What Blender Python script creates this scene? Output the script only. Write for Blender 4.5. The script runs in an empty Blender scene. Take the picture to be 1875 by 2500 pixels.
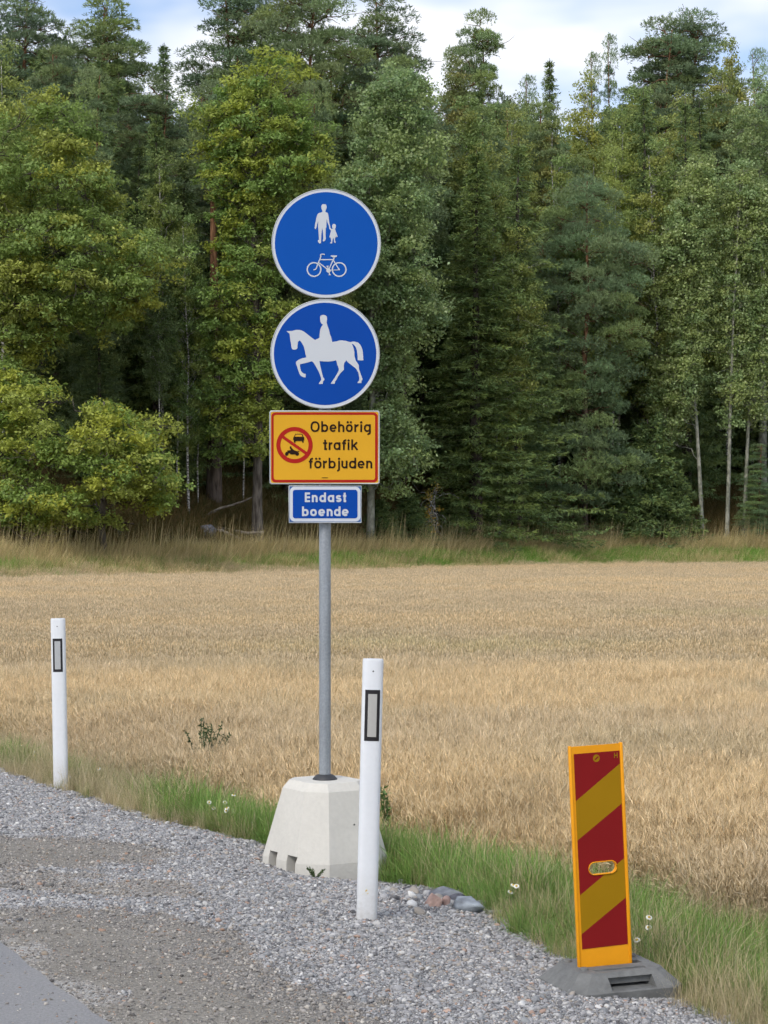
import bpy, bmesh, math, random
import numpy as np
from mathutils import Vector, Matrix
from mathutils.geometry import tessellate_polygon, delaunay_2d_cdt

scene = bpy.context.scene
C = scene.collection
R = math.radians

# ------------------------------------------------------------------ camera
EYE = 1.59
FPX = 4983.0                                   # focal length in pixels of the 1875 px wide photograph
cam_d = bpy.data.cameras.new('camera')
cam = bpy.data.objects.new('camera', cam_d); C.objects.link(cam)
cam.location = (0, 0, EYE); cam.rotation_euler = (R(90), 0, 0)
cam_d.sensor_fit = 'HORIZONTAL'; cam_d.sensor_width = 36.0
cam_d.lens = 36.0 * FPX / 1875.0
cam_d.shift_y = 57.0 / 1875.0
cam_d.clip_start = 0.1; cam_d.clip_end = 3000
scene.camera = cam

# ------------------------------------------------------------------ sky, sun, exposure
SUN_EL, SUN_AZ = R(43), R(212)                  # azimuth measured clockwise from +Y (the view direction)
world = bpy.data.worlds.new('World'); scene.world = world; world.use_nodes = True
wt = world.node_tree; wt.nodes.clear()
def wn(t, **k):
    n = wt.nodes.new(t)
    for a, b in k.items(): setattr(n, a, b)
    return n
sky = wn('ShaderNodeTexSky', sky_type='NISHITA', sun_disc=False)
sky.sun_elevation = SUN_EL; sky.sun_rotation = SUN_AZ; sky.dust_density = 1.2; sky.air_density = 1.0
tc = wn('ShaderNodeTexCoord')
mp = wn('ShaderNodeMapping'); mp.inputs['Scale'].default_value = (3.2, 3.2, 8.0); mp.inputs['Location'].default_value = (0.55, 0.2, 0.35)
n1 = wn('ShaderNodeTexNoise'); n1.inputs['Scale'].default_value = 1.6; n1.inputs['Detail'].default_value = 4; n1.inputs['Roughness'].default_value = 0.52
cr = wn('ShaderNodeValToRGB')
cr.color_ramp.elements[0].position = 0.40; cr.color_ramp.elements[0].color = (0.10, 0.10, 0.10, 1)
cr.color_ramp.elements[1].position = 0.56; cr.color_ramp.elements[1].color = (1, 1, 1, 1)
n2 = wn('ShaderNodeTexNoise'); n2.inputs['Scale'].default_value = 3.3; n2.inputs['Detail'].default_value = 2
cc = wn('ShaderNodeMixRGB'); cc.inputs['Color1'].default_value = (8.0, 8.5, 9.6, 1); cc.inputs['Color2'].default_value = (11.4, 11.5, 11.8, 1)
skm = wn('ShaderNodeMixRGB', blend_type='MULTIPLY'); skm.inputs['Fac'].default_value = 1; skm.inputs['Color2'].default_value = (1.5, 1.55, 1.7, 1)
mx = wn('ShaderNodeMixRGB'); bg = wn('ShaderNodeBackground'); bg.inputs['Strength'].default_value = 0.078
wo = wn('ShaderNodeOutputWorld')
L = wt.links.new
L(tc.outputs['Generated'], mp.inputs['Vector']); L(mp.outputs['Vector'], n1.inputs['Vector']); L(mp.outputs['Vector'], n2.inputs['Vector'])
L(n1.outputs['Fac'], cr.inputs['Fac']); L(n2.outputs['Fac'], cc.inputs['Fac'])
L(sky.outputs['Color'], skm.inputs['Color1']); L(skm.outputs['Color'], mx.inputs['Color1'])
L(cr.outputs['Color'], mx.inputs['Fac']); L(cc.outputs['Color'], mx.inputs['Color2'])
L(mx.outputs['Color'], bg.inputs['Color']); L(bg.outputs['Background'], wo.inputs['Surface'])

sl = bpy.data.lights.new('sun', 'SUN'); sl.energy = 1.5; sl.angle = R(20); sl.color = (1.0, 0.95, 0.87)
sun = bpy.data.objects.new('sun', sl); C.objects.link(sun); sun.location = (0, 0, 60)
sd = Vector((math.sin(SUN_AZ) * math.cos(SUN_EL), math.cos(SUN_AZ) * math.cos(SUN_EL), math.sin(SUN_EL)))
sun.rotation_euler = (-sd).to_track_quat('-Z', 'Y').to_euler()

vs = scene.view_settings
vs.view_transform = 'Standard'; vs.look = 'None'; vs.exposure = 0.50; vs.gamma = 1.0; vs.use_curve_mapping = False
cy = scene.cycles
cy.max_bounces = 4; cy.diffuse_bounces = 3; cy.glossy_bounces = 2; cy.transmission_bounces = 3; cy.transparent_max_bounces = 4
cy.caustics_reflective = False; cy.caustics_refractive = False
cy.use_denoising = True; cy.denoiser = 'OPENIMAGEDENOISE'
cy.use_adaptive_sampling = True; cy.adaptive_threshold = 0.036; cy.adaptive_min_samples = 24

# ------------------------------------------------------------------ helpers: numbers
DS = 1.1302                                     # photograph pixels per unit of my measuring grid
def WX(xd, Y): return (xd * DS - 937.5) / FPX * Y
def WZ(yd, Y): return EYE + (1307 - yd * DS) / FPX * Y
def MP(w, Y): return w * DS / FPX * Y           # a width on the grid -> metres at distance Y

def _hash(ix, iy, s):
    v = np.sin(ix * 127.1 + iy * 311.7 + s * 74.7) * 43758.5453
    return v - np.floor(v)
def vnoise(x, y, s=0):
    x = np.asarray(x, float); y = np.asarray(y, float)
    ix, iy = np.floor(x), np.floor(y); fx, fy = x - ix, y - iy
    fx = fx * fx * (3 - 2 * fx); fy = fy * fy * (3 - 2 * fy)
    a, b, c, d = _hash(ix, iy, s), _hash(ix + 1, iy, s), _hash(ix, iy + 1, s), _hash(ix + 1, iy + 1, s)
    return (a * (1 - fx) + b * fx) * (1 - fy) + (c * (1 - fx) + d * fx) * fy
def fbm(x, y, s=0, o=3):
    t = 0; a = 0.5; f = 1.0
    for i in range(o):
        t = t + a * vnoise(np.asarray(x) * f, np.asarray(y) * f, s + i * 13); a *= 0.5; f *= 2.03
    return t / (1 - 0.5 ** o)
def smooth(x, a, b):
    t = np.clip((np.asarray(x, float) - a) / (b - a), 0, 1); return t * t * (3 - 2 * t)
def nrm(v): return v / np.maximum(np.linalg.norm(v, axis=-1, keepdims=True), 1e-9)

# ------------------------------------------------------------------ helpers: meshes and objects
class Buf:
    def __init__(s): s.V = []; s.F = []; s.T = []; s.M = []; s.n = 0
    def add(s, V, F, tint=(1, 1, 1), mi=0):
        V = np.asarray(V, np.float32).reshape(-1, 3); F = np.asarray(F, np.int32)
        s.V.append(V); s.F.append(F + s.n); s.n += len(V)
        t = np.asarray(tint, np.float32)
        s.T.append(np.broadcast_to(t, (len(V), 3)) if t.ndim < 2 else t)
        s.M.append(np.full(len(F), mi, np.int32))
        return s
    def mesh(s, name, mats, smooth_=False):
        me = bpy.data.meshes.new(name)
        V = np.concatenate(s.V); me.vertices.add(len(V)); me.vertices.foreach_set('co', V.ravel())
        lv = np.concatenate([f.ravel() for f in s.F])
        lt = np.concatenate([np.full(len(f), f.shape[1], np.int32) for f in s.F])
        me.loops.add(len(lv)); me.loops.foreach_set('vertex_index', lv)
        me.polygons.add(len(lt)); ls = np.concatenate([[0], np.cumsum(lt)[:-1]]).astype(np.int32)
        me.polygons.foreach_set('loop_start', ls)
        me.polygons.foreach_set('material_index', np.concatenate(s.M))
        if smooth_: me.polygons.foreach_set('use_smooth', np.ones(len(lt), bool))
        T = np.concatenate(s.T); a = me.attributes.new('tint', 'FLOAT_COLOR', 'POINT')
        a.data.foreach_set('color', np.concatenate([T, np.ones((len(T), 1), np.float32)], 1).astype(np.float32).ravel())
        for m in (mats if isinstance(mats, (list, tuple)) else [mats]): me.materials.append(m)
        me.update(calc_edges=True); me.validate()
        return me
    def obj(s, name, mats, parent=None, smooth_=False):
        return link(name, s.mesh(name, mats, smooth_), parent)

def link(name, me, parent=None):
    o = bpy.data.objects.new(name, me); C.objects.link(o)
    if parent is not None: o.parent = parent
    return o
def tag(o, label=None, cat=None, group=None, kind=None):
    if label: o['label'] = label
    if cat: o['category'] = cat
    if group: o['group'] = group
    if kind: o['kind'] = kind
    return o
def empty(name, loc, label, cat, group=None, rz=0.0):
    o = bpy.data.objects.new(name, None); C.objects.link(o); o.location = loc; o.rotation_euler = (0, 0, rz)
    o.empty_display_size = 0.2
    return tag(o, label, cat, group)

def tube(path, rad, n=6, cap=True):
    P = np.asarray(path, float); r = np.broadcast_to(np.asarray(rad, float), (len(P),))
    t = np.gradient(P, axis=0); t = nrm(t)
    ref = np.array([0, 0, 1.0]) if abs(t[:, 2]).mean() < 0.8 else np.array([1.0, 0, 0])
    u = nrm(np.cross(t, ref)); v = np.cross(t, u)
    a = np.linspace(0, 2 * math.pi, n, endpoint=False)
    V = P[:, None] + r[:, None, None] * (u[:, None] * np.cos(a)[None, :, None] + v[:, None] * np.sin(a)[None, :, None])
    V = V.reshape(-1, 3); k = len(P); i = np.arange(n); j = (i + 1) % n
    F = np.concatenate([np.stack([q * n + i, q * n + j, (q + 1) * n + j, (q + 1) * n + i], 1) for q in range(k - 1)])
    return V, F
def box(x0, x1, y0, y1, z0, z1):
    V = [(x0, y0, z0), (x1, y0, z0), (x1, y1, z0), (x0, y1, z0), (x0, y0, z1), (x1, y0, z1), (x1, y1, z1), (x0, y1, z1)]
    F = [(0, 3, 2, 1), (4, 5, 6, 7), (0, 1, 5, 4), (1, 2, 6, 5), (2, 3, 7, 6), (3, 0, 4, 7)]
    return V, F
def loft(rings, cap0=True, cap1=True):
    """rings: list of (n,3) arrays with the same n"""
    n = len(rings[0]); V = np.concatenate([np.asarray(r, float) for r in rings]); i = np.arange(n); j = (i + 1) % n
    F = np.concatenate([np.stack([q * n + i, q * n + j, (q + 1) * n + j, (q + 1) * n + i], 1) for q in range(len(rings) - 1)])
    return V, F
def ngon_cap(ring, flip=False):
    V = np.asarray(ring, float); c = V.mean(0); n = len(V); i = np.arange(n); j = (i + 1) % n
    F = np.stack([np.full(n, n), i, j], 1)
    if flip: F = F[:, ::-1]
    return np.concatenate([V, c[None]]), F
def solid(b, rings, tint=(1, 1, 1), mi=0):
    V, F = loft(rings); b.add(V, F, tint, mi)
    b.add(*ngon_cap(rings[0], True), tint, mi); b.add(*ngon_cap(rings[-1]), tint, mi)

# ------------------------------------------------------------------ helpers: materials
def new_mat(name):
    m = bpy.data.materials.new(name); m.use_nodes = True
    nt = m.node_tree; return m, nt, nt.nodes['Principled BSDF']
def plain(name, col, rough=0.5, metal=0.0, var=0.0, scale=8.0, bump=0.0, bscale=60.0, spec=0.5, stretch=(1, 1, 1), var2=0.0, scale2=90):
    m, nt, b = new_mat(name); N = nt.nodes.new; Lk = nt.links.new
    b.inputs['Roughness'].default_value = rough; b.inputs['Metallic'].default_value = metal
    b.inputs['Specular IOR Level'].default_value = spec
    b.inputs['Base Color'].default_value = (*col, 1)
    t = N('ShaderNodeTexCoord'); mpn = N('ShaderNodeMapping'); mpn.inputs['Scale'].default_value = stretch
    Lk(t.outputs['Object'], mpn.inputs['Vector'])
    if var > 0:
        n = N('ShaderNodeTexNoise'); n.inputs['Scale'].default_value = scale; n.inputs['Detail'].default_value = 6
        Lk(mpn.outputs['Vector'], n.inputs['Vector'])
        r = N('ShaderNodeMapRange'); r.inputs['From Min'].default_value = 0.25; r.inputs['From Max'].default_value = 0.75
        r.inputs['To Min'].default_value = 1 - var; r.inputs['To Max'].default_value = 1 + var
        Lk(n.outputs['Fac'], r.inputs['Value'])
        v = N('ShaderNodeVectorMath'); v.operation = 'SCALE'; v.inputs[0].default_value = col
        Lk(r.outputs['Result'], v.inputs['Scale']); last = v
        if var2 > 0:
            n2_ = N('ShaderNodeTexNoise'); n2_.inputs['Scale'].default_value = scale2; n2_.inputs['Detail'].default_value = 4
            Lk(t.outputs['Object'], n2_.inputs['Vector'])
            r2 = N('ShaderNodeMapRange'); r2.inputs['From Min'].default_value = 0.3; r2.inputs['From Max'].default_value = 0.7
            r2.inputs['To Min'].default_value = 1 - var2; r2.inputs['To Max'].default_value = 1 + var2
            Lk(n2_.outputs['Fac'], r2.inputs['Value'])
            v2 = N('ShaderNodeVectorMath'); v2.operation = 'SCALE'
            Lk(v.outputs['Vector'], v2.inputs[0]); Lk(r2.outputs['Result'], v2.inputs['Scale']); last = v2
        Lk(last.outputs['Vector'], b.inputs['Base Color'])
    if bump > 0:
        n = N('ShaderNodeTexNoise'); n.inputs['Scale'].default_value = bscale; n.inputs['Detail'].default_value = 5
        Lk(mpn.outputs['Vector'], n.inputs['Vector'])
        bp = N('ShaderNodeBump'); bp.inputs['Strength'].default_value = bump; bp.inputs['Distance'].default_value = 0.01
        Lk(n.outputs['Fac'], bp.inputs['Height']); Lk(bp.outputs['Normal'], b.inputs['Normal'])
    return m
def tinted(name, col, rough=0.6, trans=0.0, inst=False, objvar=0.0, spec=0.3):
    """colour = col x the piece's own tint (leaf, blade, stone), thin leaves let light through"""
    m, nt, b = new_mat(name); N = nt.nodes.new; Lk = nt.links.new
    a = N('ShaderNodeAttribute'); a.attribute_name = 'tint'
    v = N('ShaderNodeVectorMath'); v.operation = 'MULTIPLY'; v.inputs[1].default_value = col
    Lk(a.outputs['Color'], v.inputs[0]); last = v
    if inst:
        a2 = N('ShaderNodeAttribute'); a2.attribute_type = 'INSTANCER'; a2.attribute_name = 'itint'
        v2 = N('ShaderNodeVectorMath'); v2.operation = 'MULTIPLY'
        Lk(last.outputs['Vector'], v2.inputs[0]); Lk(a2.outputs['Color'], v2.inputs[1]); last = v2
    if objvar > 0:
        oi = N('ShaderNodeObjectInfo'); mr = N('ShaderNodeMapRange')
        mr.inputs['To Min'].default_value = 1 - objvar; mr.inputs['To Max'].default_value = 1 + objvar
        Lk(oi.outputs['Random'], mr.inputs['Value'])
        v3 = N('ShaderNodeVectorMath'); v3.operation = 'SCALE'
        Lk(last.outputs['Vector'], v3.inputs[0]); Lk(mr.outputs['Result'], v3.inputs['Scale']); last = v3
    Lk(last.outputs['Vector'], b.inputs['Base Color'])
    b.inputs['Roughness'].default_value = rough; b.inputs['Specular IOR Level'].default_value = spec
    if trans > 0:
        tr = N('ShaderNodeBsdfTranslucent'); ms = N('ShaderNodeMixShader'); ms.inputs['Fac'].default_value = trans
        Lk(last.outputs['Vector'], tr.inputs['Color']); Lk(b.outputs['BSDF'], ms.inputs[1]); Lk(tr.outputs['BSDF'], ms.inputs[2])
        Lk(ms.outputs['Shader'], nt.nodes['Material Output'].inputs['Surface'])
    return m

# ------------------------------------------------------------------ helpers: scattering (only for uncountable stuff)
def proto_collection(name, meshes):
    col = bpy.data.collections.new(name)
    for i, me in enumerate(meshes): col.objects.link(bpy.data.objects.new('%s_%02d' % (name, i), me))
    return col
def scatter(name, cols, P, rot, scl, idx, itint, label, cat, kind='stuff'):
    me = bpy.data.meshes.new(name); n = len(P)
    me.vertices.add(n); me.vertices.foreach_set('co', np.asarray(P, np.float32).ravel())
    a = me.attributes.new('irot', 'FLOAT_VECTOR', 'POINT'); a.data.foreach_set('vector', np.asarray(rot, np.float32).ravel())
    a = me.attributes.new('iscl', 'FLOAT_VECTOR', 'POINT')
    scl = np.asarray(scl, np.float32); scl = np.repeat(scl[:, None], 3, 1) if scl.ndim == 1 else scl
    a.data.foreach_set('vector', scl.ravel())
    a = me.attributes.new('iidx', 'INT', 'POINT'); a.data.foreach_set('value', np.asarray(idx, np.int32))
    a = me.attributes.new('itint', 'FLOAT_COLOR', 'POINT')
    a.data.foreach_set('color', np.concatenate([np.asarray(itint, np.float32), np.ones((n, 1), np.float32)], 1).ravel())
    me.update()
    o = link(name, me)
    ng = bpy.data.node_groups.new(name + '_nodes', 'GeometryNodeTree')
    ng.interface.new_socket('Geometry', in_out='INPUT', socket_type='NodeSocketGeometry')
    ng.interface.new_socket('Geometry', in_out='OUTPUT', socket_type='NodeSocketGeometry')
    N = ng.nodes.new; Lk = ng.links.new
    gi, go = N('NodeGroupInput'), N('NodeGroupOutput')
    def attr(nm, ty):
        q = N('GeometryNodeInputNamedAttribute'); q.data_type = ty; q.inputs['Name'].default_value = nm; return q.outputs['Attribute']
    ar, as_, ai = attr('irot', 'FLOAT_VECTOR'), attr('iscl', 'FLOAT_VECTOR'), attr('iidx', 'INT')
    er = N('FunctionNodeEulerToRotation'); Lk(ar, er.inputs[0])
    jg = N('GeometryNodeJoinGeometry')
    for col in cols:
        ci = N('GeometryNodeCollectionInfo'); ci.inputs['Collection'].default_value = col
        ci.inputs['Separate Children'].default_value = True; ci.inputs['Reset Children'].default_value = True
        ip = N('GeometryNodeInstanceOnPoints'); ip.inputs['Pick Instance'].default_value = True
        Lk(gi.outputs[0], ip.inputs['Points']); Lk(ci.outputs[0], ip.inputs['Instance']); Lk(ai, ip.inputs['Instance Index'])
        Lk(er.outputs[0], ip.inputs['Rotation']); Lk(as_, ip.inputs['Scale']); Lk(ip.outputs[0], jg.inputs[0])
    Lk(jg.outputs[0], go.inputs[0])
    md = o.modifiers.new('scatter', 'NODES'); md.node_group = ng
    return tag(o, label, cat, None, kind)

# ------------------------------------------------------------------ terrain
CRY = np.array([-60, 0, 5.0, 6.69, 6.95, 7.13, 7.81, 8.31, 8.73, 9.36, 9.83, 9.97, 10.97, 11.16, 11.58, 12.2, 12.9, 13.9, 20, 60, 200])
CRX = np.array([36, 4.6, 2.05, 1.26, 1.14, 1.05, 0.735, 0.60, 0.52, 0.36, 0.20, 0.05, -0.62, -0.84, -1.19, -1.60, -2.08, -2.62, -6.2, -32, -130])
def crest_x(Y): return np.interp(Y, CRY, CRX) + 0.05 * (vnoise(np.asarray(Y) * 3.1, 0.5, 5) - 0.5)
def road_x(Y): return -1.583 - 0.469 * (np.asarray(Y, float) - 7.95)
EX = np.array([-200, -60, -40, -14.6, -7, 0, 11, 22.6, 60, 200]); EY = np.array([20, 54, 64, 83, 92, 104, 118, 122, 128, 144.0])
def edge_d(X, Y): return (np.asarray(Y, float) - np.interp(X, EX, EY)) * 0.75
def gz(X, Y):
    X = np.asarray(X, float); Y = np.asarray(Y, float)
    e = (X - road_x(Y)) * 0.905; dc = (X - crest_x(Y)) * 0.876
    verge = 0.05 - 0.03 * np.clip(e, 0, 3) - 0.045 * smooth(dc, -0.7, 0.05)
    verge = verge - 0.055 * np.exp(-((X + 0.15) / 0.75) ** 2 - ((Y - 10.2) / 0.8) ** 2) + 0.035 * smooth(Y, 11.6, 12.8) + 0.035 * np.exp(-((X - 0.17) / 0.24) ** 2 - ((Y - 9.1) / 0.3) ** 2)
    bankz = -0.52 + 0.05 * (fbm(X * 0.9, Y * 0.9, 3) - 0.5)
    t = smooth(dc, -0.02, 1.25)
    z = verge * (1 - t) + bankz * t
    d = np.clip(edge_d(X, Y), 0, None)
    hill = 1.25 * smooth(edge_d(X, Y), -6.5, 0.0) + 6 * (1 - np.exp(-d / 14.0)) + 0.12 * np.minimum(d, 160) + 1.3 * (fbm(X * 0.11, Y * 0.11, 9) - 0.5) * smooth(d, 1, 12)
    return z + np.where(Y > 30, hill, 0)
def dust1(X, Y):
    w = 0.45 * (fbm(X * 2.2, Y * 2.2, 21) - 0.5) + 0.5 * (fbm(X * 9, Y * 9, 22) - 0.5)
    q = ((X + 1.95) / 0.98) ** 2 + ((Y - 10.05) / 0.62) ** 2
    return 1 - smooth(np.sqrt(q) + w, 0.45, 1.25)
def dust2(X, Y):
    e = (X - road_x(Y)) * 0.905 + 0.4 * (fbm(X * 2.6, Y * 2.6, 31) - 0.5) + 0.35 * (fbm(X * 10, Y * 10, 32) - 0.5)
    yy = Y + 0.25 * (fbm(X * 3, Y * 3, 8) - 0.5) + 0.10 * (X + 0.8)
    return smooth(e, 0.05, 0.16) * (1 - smooth(e, 0.4, 1.2)) * (1 - smooth(yy + 0.4 * (fbm(X * 9, Y * 9, 33) - 0.5), 8.1, 8.75))
def dust3(X, Y):                                    # pale fine strip along the asphalt and between the tracks
    e = (X - road_x(Y)) * 0.905 + 0.2 * (fbm(X * 3, Y * 3, 41) - 0.5)
    a = 1 - smooth(e, 0.1, 0.28)
    b = (1 - smooth(np.abs(Y - 8.95 + 0.15 * X), 0.15, 0.55)) * (1 - smooth(e, 0.9, 1.9)) * 0.8
    return np.maximum(a, b * (0.6 + 0.8 * (fbm(X * 4, Y * 4, 77) - 0.3)))
def dust(X, Y): return np.clip(np.maximum(dust1(X, Y), dust2(X, Y)), 0, 1)

def grid_mesh(name, xs, ys, zf, mat, tint=None):
    X, Y = np.meshgrid(xs, ys); Z = zf(X, Y); V = np.stack([X, Y, Z], -1).reshape(-1, 3)
    nx, ny = len(xs), len(ys); i, j = np.meshgrid(np.arange(nx - 1), np.arange(ny - 1)); q = (j * nx + i).ravel()
    F = np.stack([q, q + 1, q + nx + 1, q + nx], 1)
    b = Buf(); b.add(V, F, np.ones((len(V), 3)) if tint is None else tint(X.ravel(), Y.ravel()))
    return b.obj(name, mat, None, True)

def attr_ground(name, scale, bumpd, rough=0.95, bst=0.6, det=0.28):
    m, nt, b = new_mat(name); N = nt.nodes.new; Lk = nt.links.new
    a = N('ShaderNodeAttribute'); a.attribute_name = 'tint'
    g = N('ShaderNodeNewGeometry')
    n = N('ShaderNodeTexNoise'); n.inputs['Scale'].default_value = scale; n.inputs['Detail'].default_value = 8; n.inputs['Roughness'].default_value = 0.65
    Lk(g.outputs['Position'], n.inputs['Vector'])
    r = N('ShaderNodeMapRange'); r.inputs['From Min'].default_value = 0.3; r.inputs['From Max'].default_value = 0.7
    r.inputs['To Min'].default_value = 1 - det; r.inputs['To Max'].default_value = 1 + det
    Lk(n.outputs['Fac'], r.inputs['Value'])
    v = N('ShaderNodeVectorMath'); v.operation = 'SCALE'; Lk(a.outputs['Color'], v.inputs[0]); Lk(r.outputs['Result'], v.inputs['Scale'])
    Lk(v.outputs['Vector'], b.inputs['Base Color']); b.inputs['Roughness'].default_value = rough
    b.inputs['Specular IOR Level'].default_value = 0.2
    n2_ = N('ShaderNodeTexVoronoi'); n2_.inputs['Scale'].default_value = scale * 1.5; Lk(g.outputs['Position'], n2_.inputs['Vector'])
    bp = N('ShaderNodeBump'); bp.inputs['Strength'].default_value = bst; bp.inputs['Distance'].default_value = bumpd
    Lk(n2_.outputs['Distance'], bp.inputs['Height']); Lk(bp.outputs['Normal'], b.inputs['Normal'])
    return m

xs = np.concatenate([-np.geomspace(5.2, 420, 46)[::-1], np.arange(-5.1, 5.15, 0.1), np.geomspace(5.2, 420, 46)])
ys = np.concatenate([[-40, -20, -8, -3], np.arange(0, 20, 0.12), np.arange(20, 76, 2.0), np.arange(76, 140, 1.0), np.geomspace(140, 700, 30)])
def ground_tint(X, Y):
    d = edge_d(X, Y); dc = (X - crest_x(Y)) * 0.876
    soil = np.array([0.16, 0.125, 0.08]); green = np.array([0.05, 0.07, 0.02]); litter = np.array([0.060, 0.046, 0.03]); moss = np.array([0.05, 0.065, 0.018])
    grav = np.array([0.2, 0.2, 0.2])
    k = fbm(X * 0.25, Y * 0.25, 17)[:, None]
    out = soil * (0.8 + 0.4 * k)
    g1 = (smooth(dc, 0, 0.2) * (1 - smooth(dc, 1.8, 2.6)))[:, None]; out = out * (1 - g1) + green * g1
    g2 = (1 - smooth(dc, -0.1, 0.05))[:, None] * (Y < 40)[:, None]; out = out * (1 - g2) + grav * g2
    f = smooth(d, -1, 1)[:, None]; mossy = smooth(k, 0.45, 0.6)
    out = out * (1 - f) + (litter * (1 - mossy) + moss * mossy) * f
    return out
ground = tag(grid_mesh('ground', xs, ys, lambda X, Y: gz(X, Y) - 0.012, attr_ground('soil', 9, 0.05), ground_tint), kind='structure',
             label='dry soil of the field rising into the wooded hill', cat='ground')

# gravel verge: a finer sheet laid on the ground
def strip_mesh(name, y0, y1, ny, xl, xr, nx, zf, mat, tint):
    t = np.linspace(0, 1, nx); Yr = np.linspace(y0, y1, ny); X = xl(Yr)[:, None] * (1 - t) + xr(Yr)[:, None] * t; Y = np.repeat(Yr[:, None], nx, 1)
    V = np.stack([X, Y, zf(X, Y)], -1).reshape(-1, 3); i, j = np.meshgrid(np.arange(nx - 1), np.arange(ny - 1)); q = (j * nx + i).ravel()
    b = Buf(); b.add(V, np.stack([q, q + 1, q + nx + 1, q + nx], 1), tint(X.ravel(), Y.ravel())); return b.obj(name, mat, None, True)
def verge_z(X, Y): return gz(X, Y) + 0.012 * (fbm(X * 5, Y * 5, 51) - 0.5)
def verge_tint(X, Y):
    g = np.array([0.20, 0.199, 0.203]); br = np.array([0.232, 0.215, 0.187]); pale = np.array([0.35, 0.338, 0.32])
    d = dust(X, Y)[:, None]; p = np.clip(dust3(X, Y), 0, 1)[:, None] * (1 - d)
    k = (0.85 + 0.3 * fbm(X * 6, Y * 6, 61))[:, None]
    return (g * (1 - d - p).clip(0, 1) + br * d + pale * p) * k
tag(strip_mesh('gravel_verge', 2.0, 40, 620, lambda Y: road_x(Y) - 0.05, lambda Y: crest_x(Y) + 0.12, 90, verge_z, attr_ground('gravel_fines', 55, 0.012, det=0.38), verge_tint),
    kind='structure', label='grey gravel verge beside the asphalt', cat='verge')
# asphalt
def asph_tint(X, Y):
    e = (X - road_x(Y)) * 0.905; k = fbm(X * 1.6, Y * 1.6, 71)
    p = (0.25 * smooth(e, -0.5, 0.0) + 0.25 * smooth(k, 0.45, 0.75))[:, None]
    return np.array([0.205, 0.207, 0.217]) * (1 - p) + np.array([0.31, 0.30, 0.288]) * p
def road_edge(Y): return road_x(Y) + 0.03 * (vnoise(Y * 4, 3.3, 2) - 0.5) + 0.02 * (vnoise(Y * 14, 1.3, 4) - 0.5)
tag(strip_mesh('road', -30, 60, 900, lambda Y: road_x(Y) - 7.5, road_edge, 40, lambda X, Y: 0.062 + 0 * X, attr_ground('asphalt', 95, 0.004, 0.85, 0.5, 0.22), asph_tint),
    kind='structure', label='grey asphalt road with dusty edge', cat='road')

# ================================================================== near objects
# ---- flat shapes on a sign face: x to the right, z up, face towards -y
def sheet(b, loops, y, mi=0, tint=(1, 1, 1)):
    vl = [[Vector((p[0], p[1], 0)) for p in lp] for lp in loops]
    tris = tessellate_polygon(vl); pts = [p for lp in loops for p in lp]
    V = [(p[0], y, p[1]) for p in pts]
    F = []
    for t in tris:
        a, c, d = (np.array(pts[k]) for k in t)
        cr_ = (c[0] - a[0]) * (d[1] - a[1]) - (c[1] - a[1]) * (d[0] - a[0])
        F.append(t if cr_ > 0 else (t[0], t[2], t[1]))
    b.add(V, F, tint, mi)
def circ(cx, cz, r, n=64, r2=None):
    r2 = r2 or r; a = np.linspace(0, 2 * math.pi, n, endpoint=False); return [(cx + r * math.cos(t), cz + r2 * math.sin(t)) for t in a]
def rrect(x0, x1, z0, z1, r, n=8):
    out = []
    for (cx, cz, a0) in ((x1 - r, z1 - r, 0), (x0 + r, z1 - r, 90), (x0 + r, z0 + r, 180), (x1 - r, z0 + r, 270)):
        for k in range(n + 1):
            a = R(a0 + 90 * k / n); out.append((cx + r * math.cos(a), cz + r * math.sin(a)))
    return out
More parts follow.
